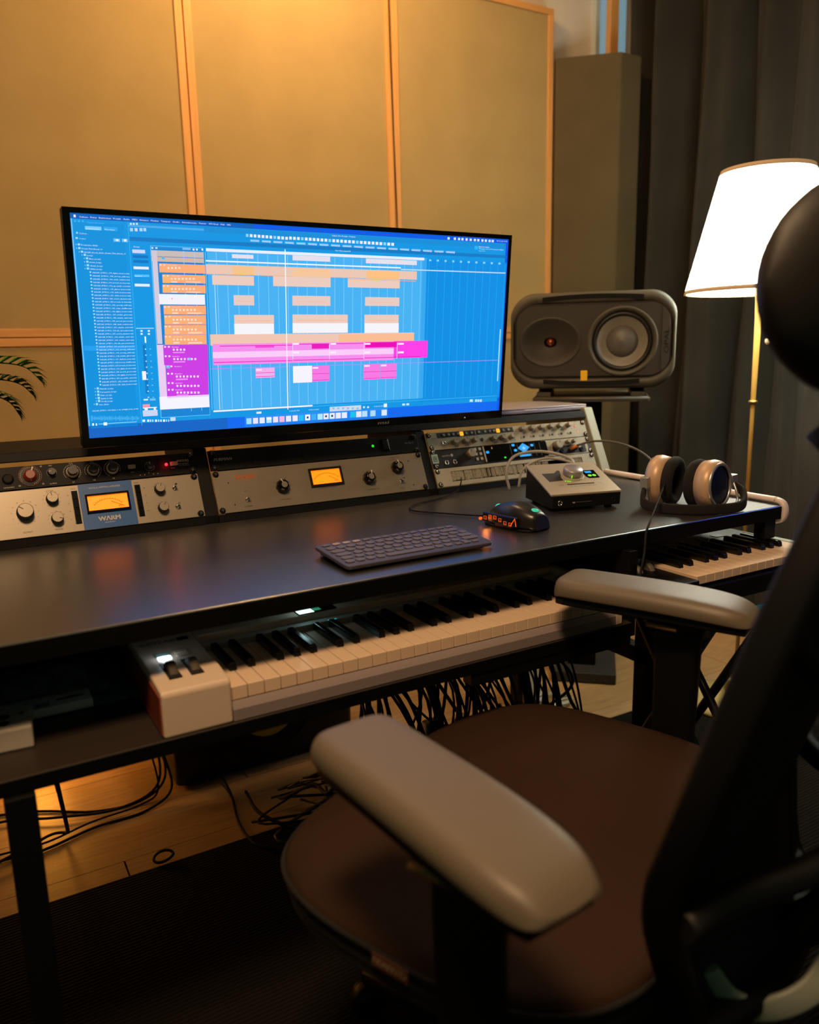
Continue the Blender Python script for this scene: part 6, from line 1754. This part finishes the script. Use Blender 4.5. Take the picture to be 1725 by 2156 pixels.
for k, (x, y, z, m, sz, lab) in enumerate(((.36, .33, .27, 'white_plug_a', (.016, .012, .034), 'pale adapter hanging among the tangled cables'), (.62, .31, .26, 'brown_plug', (.010, .009, .030), 'grey brown connector hanging at the right of the tangled cables'), (.50, .31, .25, 'brown_plug', (.009, .008, .026), 'grey brown connector hanging in the middle of the tangled cables'))):
    o = thing('cable_adapter', lab, 'adapter', (x, y, z))
    MB().rbox((-sz[0], -sz[1], -sz[2]), (sz[0], sz[1], sz[2]), .006, mat(m, 'a8a8a0' if k == 0 else '6a5248', .5)).build('case', o, bev=.003)
    MB().tube(smooth_path([(0, 0, sz[2]), (.005, .01, sz[2]+.05), (0, .06, .14)], 5), .0026, CAB[2] if k else WC, 6).build('cord', o)
# power bricks on the floor
for k, (x, y) in enumerate(((.60, .66), (.70, .60))):
    o = thing('power_brick', ('black power brick on the floor under the tangled cables, nearer the subwoofer', 'black power brick on the floor under the tangled cables, nearer the rug')[k], 'power adapter', (x, y, .0005 if y > .58 else .0095), (0, 0, .4+k))
    MB().rbox((-.055, -.025, 0), (.055, .025, .030), .008, BLACKP).build('case', o, bev=.003)
    MB().tube(smooth_path([(.055, 0, .015), (.09, .01, .006), (.13, .05, .005)], 5), .003, RUBBER, 6).build('cord', o)
# ================================================================== OFFICE CHAIR
CH = thing('office_chair', 'black office chair with brown seat cushion, grey padded armrests and headrest', 'chair', (.15, -.27, 0), (0, 0, math.atan2(.375, .927)))
SEAT = fabric_mat('seat_mesh_brown', '37251a', 2200, .08, .9)
ARM = mat('armrest_pad', '645a4c', .48, bump=.1, bscale=900); MESHB = mat('black_back_mesh', '0c0d0d', .75, bump=.4, bscale=1200)
def outline(k, n=64):    # k scale inwards
    P = []
    for i in range(n):
        a = 2*PI*i/n; c, s_ = math.cos(a), math.sin(a)
        x = .300*math.copysign(abs(c)**.55, c); y = (.262 if s_ > 0 else .235)*math.copysign(abs(s_)**.62, s_)
        if s_ > 0: y *= 1-.10*(x/.3)**2
        P.append((x*k, y*k-.015*(1-k)))
    return P
def seat_z(x, y, k): return .487+.016*(1-k**2)+.010*(x/.3)**2*0 - (.022*max(0, (y-.12)/.14)**2)
rg = []
for k, z in ((.90, .430), (.985, .440), (1.0, .462), (.992, .478)): rg.append([(x, y, z-.022*max(0, (y-.12)/.14)**2) for x, y in outline(k)])
MB().rings(rg, mat('seat_side_cloth', '1c1612', .9, bump=.3, bscale=1200), cap=True).build('seat_base', CH, fixn=True)
rg = []
for k in (1.0, .975, .90, .78, .6, .4, .2, .05):
    rg.append([(x, y, (.4785 if k == 1 else seat_z(x, y, k)) - (.022*max(0, (y-.12)/.14)**2 if k == 1 else 0)) for x, y in outline(k)])
se = MB().rings([[(x, y, z-.012) for x, y, z in rg[0]]]+rg, SEAT, cap=True).build('seat', CH, fixn=True)
MB().tube([(x*1.003, y*1.003, .4785-.022*max(0, (y-.12)/.14)**2) for x, y in outline(1.)], .0032, mat('seat_piping', '0c0906', .9), 6, closed=True).build('piping', se)
# tag on the left side, reads upside down
T = Matrix.Translation((-.3030, -.034, .4735)) @ Matrix.Rotation(-PI/2, 4, 'Z') @ Matrix.Rotation(PI/2, 4, 'X') @ Matrix.Rotation(PI, 4, 'Z')
tg_ = MB().box((-.046, -.0065, 0), (0, .0085, .0012), mat('brown_tag', '5a2e1a', .8), T @ Matrix.Translation((.046, 0, 0))).build('woven_tag', CH, label='brown woven tag with pale lettering')
mb = MB(); put_text(mb, 'CLOUVOU', .0025, -.0038, .0085, mat('tag_thread', 'b08a64', .8), .0014, .041, T=T, bold=.0004); mb.build('tag_lettering', tg_)
def armrest(sx, x0, y0, x1, y1, z, hw=.043):
    d = Vector((x1-x0, y1-y0, 0)); L = d.length; d.normalize(); sd = Vector((-d.y, d.x, 0)); rr = []
    prof = [(0, .66, .010, .0), (.006, .80, -.004, .0), (.025, .90, -.001, .0), (.06, .97, 0, 0), (.12, 1.0, 0, 0), (.30, 1., .0, 0), (.55, 1.02, .0, 0), (.78, 1.0, -.003, 0), (.90, .92, -.008, 0), (.96, .76, -.016, 0), (1.0, .62, -.026, 0)]
    for u, wk, dz, _ in prof:
        p = Vector((x0, y0, z))+d*L*u; w_ = hw*wk; th = .030 if 0 < u < 1 else .020
        if u == 0: dz = -.010
        zt = dz
        sec = [(-w_, -th), (-w_*1.06, -.026+min(0, dz)), (-w_*1.06, -.014+min(0, dz)), (-w_*.96, -.006+zt), (-w_*.80, zt), (-w_*.4, zt+.0005), (w_*.4, zt+.0005), (w_*.80, zt), (w_*.96, -.006+zt), (w_*1.06, -.014+min(0, dz)), (w_*1.06, -.026+min(0, dz)), (w_, -th)]
        rr.append([tuple(p+sd*a+Vector((0, 0, b if b > -th else -th+min(0, dz)*.3))) for a, b in sec])
    pad = MB().rings(rr, ARM, smooth=True).build('armrest_pad', CH, fixn=True)
    sb = pad.modifiers.new('subdivision', 'SUBSURF'); sb.levels = 2; sb.render_levels = 2
    rr2 = []
    for u, wk, dz, _ in prof[1:-1]:
        p = Vector((x0, y0, z))+d*L*u; w_ = hw*wk*.93
        rr2.append([tuple(p+sd*a+Vector((0, 0, b+min(0, dz)*.3))) for a, b in ((-w_, -.042), (-w_, -.0295), (w_, -.0295), (w_, -.042))])
    MB().rings(rr2, BLACKP, smooth=False).build('armrest_shell', CH, fixn=True, bev=.003)
    m_ = Vector((x0, y0, z))+d*L*.62
    MB().rbox((-.030, -.045, z-.060), (.030, .045, z-.0425), .01, BLACKP).build('slide_plate', CH, loc=(m_.x, m_.y, 0), bev=.002)
    MB().tube([(m_.x-.032*sx*0-.034, m_.y+.035, z-.052), (m_.x-.034, m_.y-.010, z-.052)], .0055, mat('lever_metal', '8a6a48', .4, metal=.4), 8).build('adjust_lever', CH)
    pm_ = smooth_path([(m_.x, m_.y, z-.060), (m_.x, m_.y, z-.16), (m_.x*.98, m_.y, .44), (m_.x*.90, m_.y+.005, .405), (m_.x*.45, m_.y+.01, .398), (0, m_.y+.01, .400)], 5); r3 = []
    for i, p in enumerate(pm_):
        dd = (pm_[min(i+1, len(pm_)-1)]-pm_[max(i-1, 0)]).normalized(); s2 = Vector((0, 1, 0)); n2 = s2.cross(dd).normalized()
        k = 1-.35*i/len(pm_); r3.append([tuple(p+s2*a+n2*b) for a, b in rpoly(-.036*k, -.013, .036*k, .013, .009, 3)])
    MB().rings(r3, BLACKP).build('arm_post', CH, fixn=True)
armrest(-1, -.270, .066, -.357, -.232, .700, .049)
armrest(1, .320, .126, .338, -.175, .705, .049)
# backrest
FZ = [(.44, -.252), (.48, -.240), (.57, -.228), (.61, -.231), (.74, -.270), (.865, -.305), (.97, -.337), (1.0, -.350)]
def ff(z):
    for (a, fa), (b, fb) in zip(FZ, FZ[1:]):
        if z <= b: return fa+(fb-fa)*(z-a)/(b-a)
    return FZ[-1][1]
def hwz(z): 
    u = (z-.44)/(1.0-.44); return .235*(math.sin(PI*(.17+.66*u))**.55)*(1-.16*u)
n = 16; m_ = 28; rr = []
vs = []; fs = []
for j in range(m_+1):
    z = .452+.536*j/m_
    for i in range(n+1):
        s_ = -1+2*i/n; vs.append((s_*hwz(z)*.97, ff(z)-.045*(1-s_*s_)-.004, z))
nv = len(vs)
for j in range(m_):
    for i in range(n): a = j*(n+1)+i; fs.append((a, a+1, a+n+2, a+n+1)); fs.append((nv+a+n+1, nv+a+n+2, nv+a+1, nv+a))
vs += [(x, y-.006, z) for x, y, z in vs]
MB().add(vs, fs, MESHB, True).build('back_mesh', CH, label='dark woven back panel')
P = []
for j in range(30): z = .446+.55*j/29; P.append((-hwz(z), ff(z), z))
for j in range(1, 12): s_ = -1+2*j/12; P.append((s_*hwz(.996), ff(.996)-.045*(1-s_*s_), .996))
for j in range(30): z = .996-.55*j/29; P.append((hwz(z), ff(z), z))
for j in range(1, 12): s_ = 1-2*j/12; P.append((s_*hwz(.446), ff(.446)-.045*(1-s_*s_), .446))
PV = [Vector(p) for p in P]; rr = []
for i, p in enumerate(PV):
    d = (PV[(i+1) % len(PV)]-PV[i-1]).normalized(); c = Vector((0, -1, 0)); a_ = d.cross(c).normalized(); b2 = a_.cross(d)
    rr.append([tuple(p+a_*x-b2*y*1.0) for x, y in rpoly(-.012, -.030, .012, .004, .008, 3)])
rr.append(rr[0]); MB().rings(rr, BLACKP, cap=False).build('back_frame', CH, fixn=True)
SPN = mat('spine_plastic', '0b0b0c', .6)
MB().tube(smooth_path([(0, -.30, .99), (0, -.375, .90), (0, -.385, .75), (0, -.365, .60), (0, -.34, .50), (0, -.24, .415), (0, -.08, .400)], 6), .022, SPN, 12).build('spine', CH)
for sg in (-1, 1):
    MB().tube(smooth_path([(0, -.380, .72), (sg*.07, -.365, .76), (sg*.15, -.325, .82), (sg*.195, -.318, .86)], 6), .014, SPN, 10).tube(smooth_path([(0, -.370, .62), (sg*.08, -.345, .60), (sg*.16, -.285, .585), (sg*.215, -.262, .58)], 6), .014, SPN, 10).build('back_brace', CH)
ST = mat('pale_support_strap', 'aab0a2', .35); strap = smooth_path([(-.145, -.262, .490), (-.125, -.280, .454), (-.102, -.308, .440), (-.072, -.342, .460), (-.03, -.360, .505), (-.005, -.375, .55)], 7); rr = []
for i, p in enumerate(strap):
    d = (strap[min(i+1, len(strap)-1)]-strap[max(i-1, 0)]).normalized(); a_ = Vector((1, .3, 0)).normalized(); a_ = (a_-d*a_.dot(d)).normalized(); b2 = d.cross(a_)
    rr.append([tuple(p+a_*x+b2*y) for x, y in rpoly(-.004, -.013, .004, .013, .0035, 2)])
MB().rings(rr, ST).build('support_strap', CH, fixn=True, label='pale curved support strap')
# headrest
vs = []
rr = []
for i in range(25):
    s_ = -1+2*i/24; w_ = max(.04, math.sqrt(max(0, 1-abs(s_)**2.6))); yc = -.318+.042*s_*s_
    rr.append([(s_*.140, yc+.036*w_*math.cos(a)*1.15, 1.108+.094*w_*math.sin(a)) for a in [2*PI*k/24 for k in range(24)]])
MB().rings(rr, mat('headrest_leather', '16120f', .55, bump=.2, bscale=600)).build('headrest', CH, fixn=True)
MB().tube(smooth_path([(0, -.355, .93), (0, -.385, 1.0), (0, -.375, 1.08), (0, -.345, 1.11)], 5), .013, SPN, 10).build('headrest_bracket', CH)
MB().box((-.11, -.20, .398), (.11, .14, .430), BLACKP).build('seat_mechanism', CH, bev=.006)
MB().lathe([(.026, .08), (.026, .25), (.016, .25), (.016, .40)], BLACKM, 20).build('gas_column', CH)
for k in range(5):
    a = 2*PI*k/5+.3; lg = MB().tube([(0, 0, .105), (.16*math.cos(a), .16*math.sin(a), .100), (.30*math.cos(a), .30*math.sin(a), .082)], .02, BLACKP, 10, rf=lambda q: .026-.010*q).build('base_leg', CH)
    cx_, cy_ = .30*math.cos(a), .30*math.sin(a)
    MB().lathe([(.010, -.018), (.026, -.016), (.028, -.004), (.028, .004), (.026, .016), (.010, .018)], BLACKP, 20, Matrix.Translation((cx_, cy_, .0375)) @ Matrix.Rotation(a+1, 4, 'Z') @ Matrix.Rotation(PI/2, 4, 'X')).tube([(cx_, cy_, .0375), (cx_, cy_, .085)], .007, BLACKP, 8).build('caster', lg)
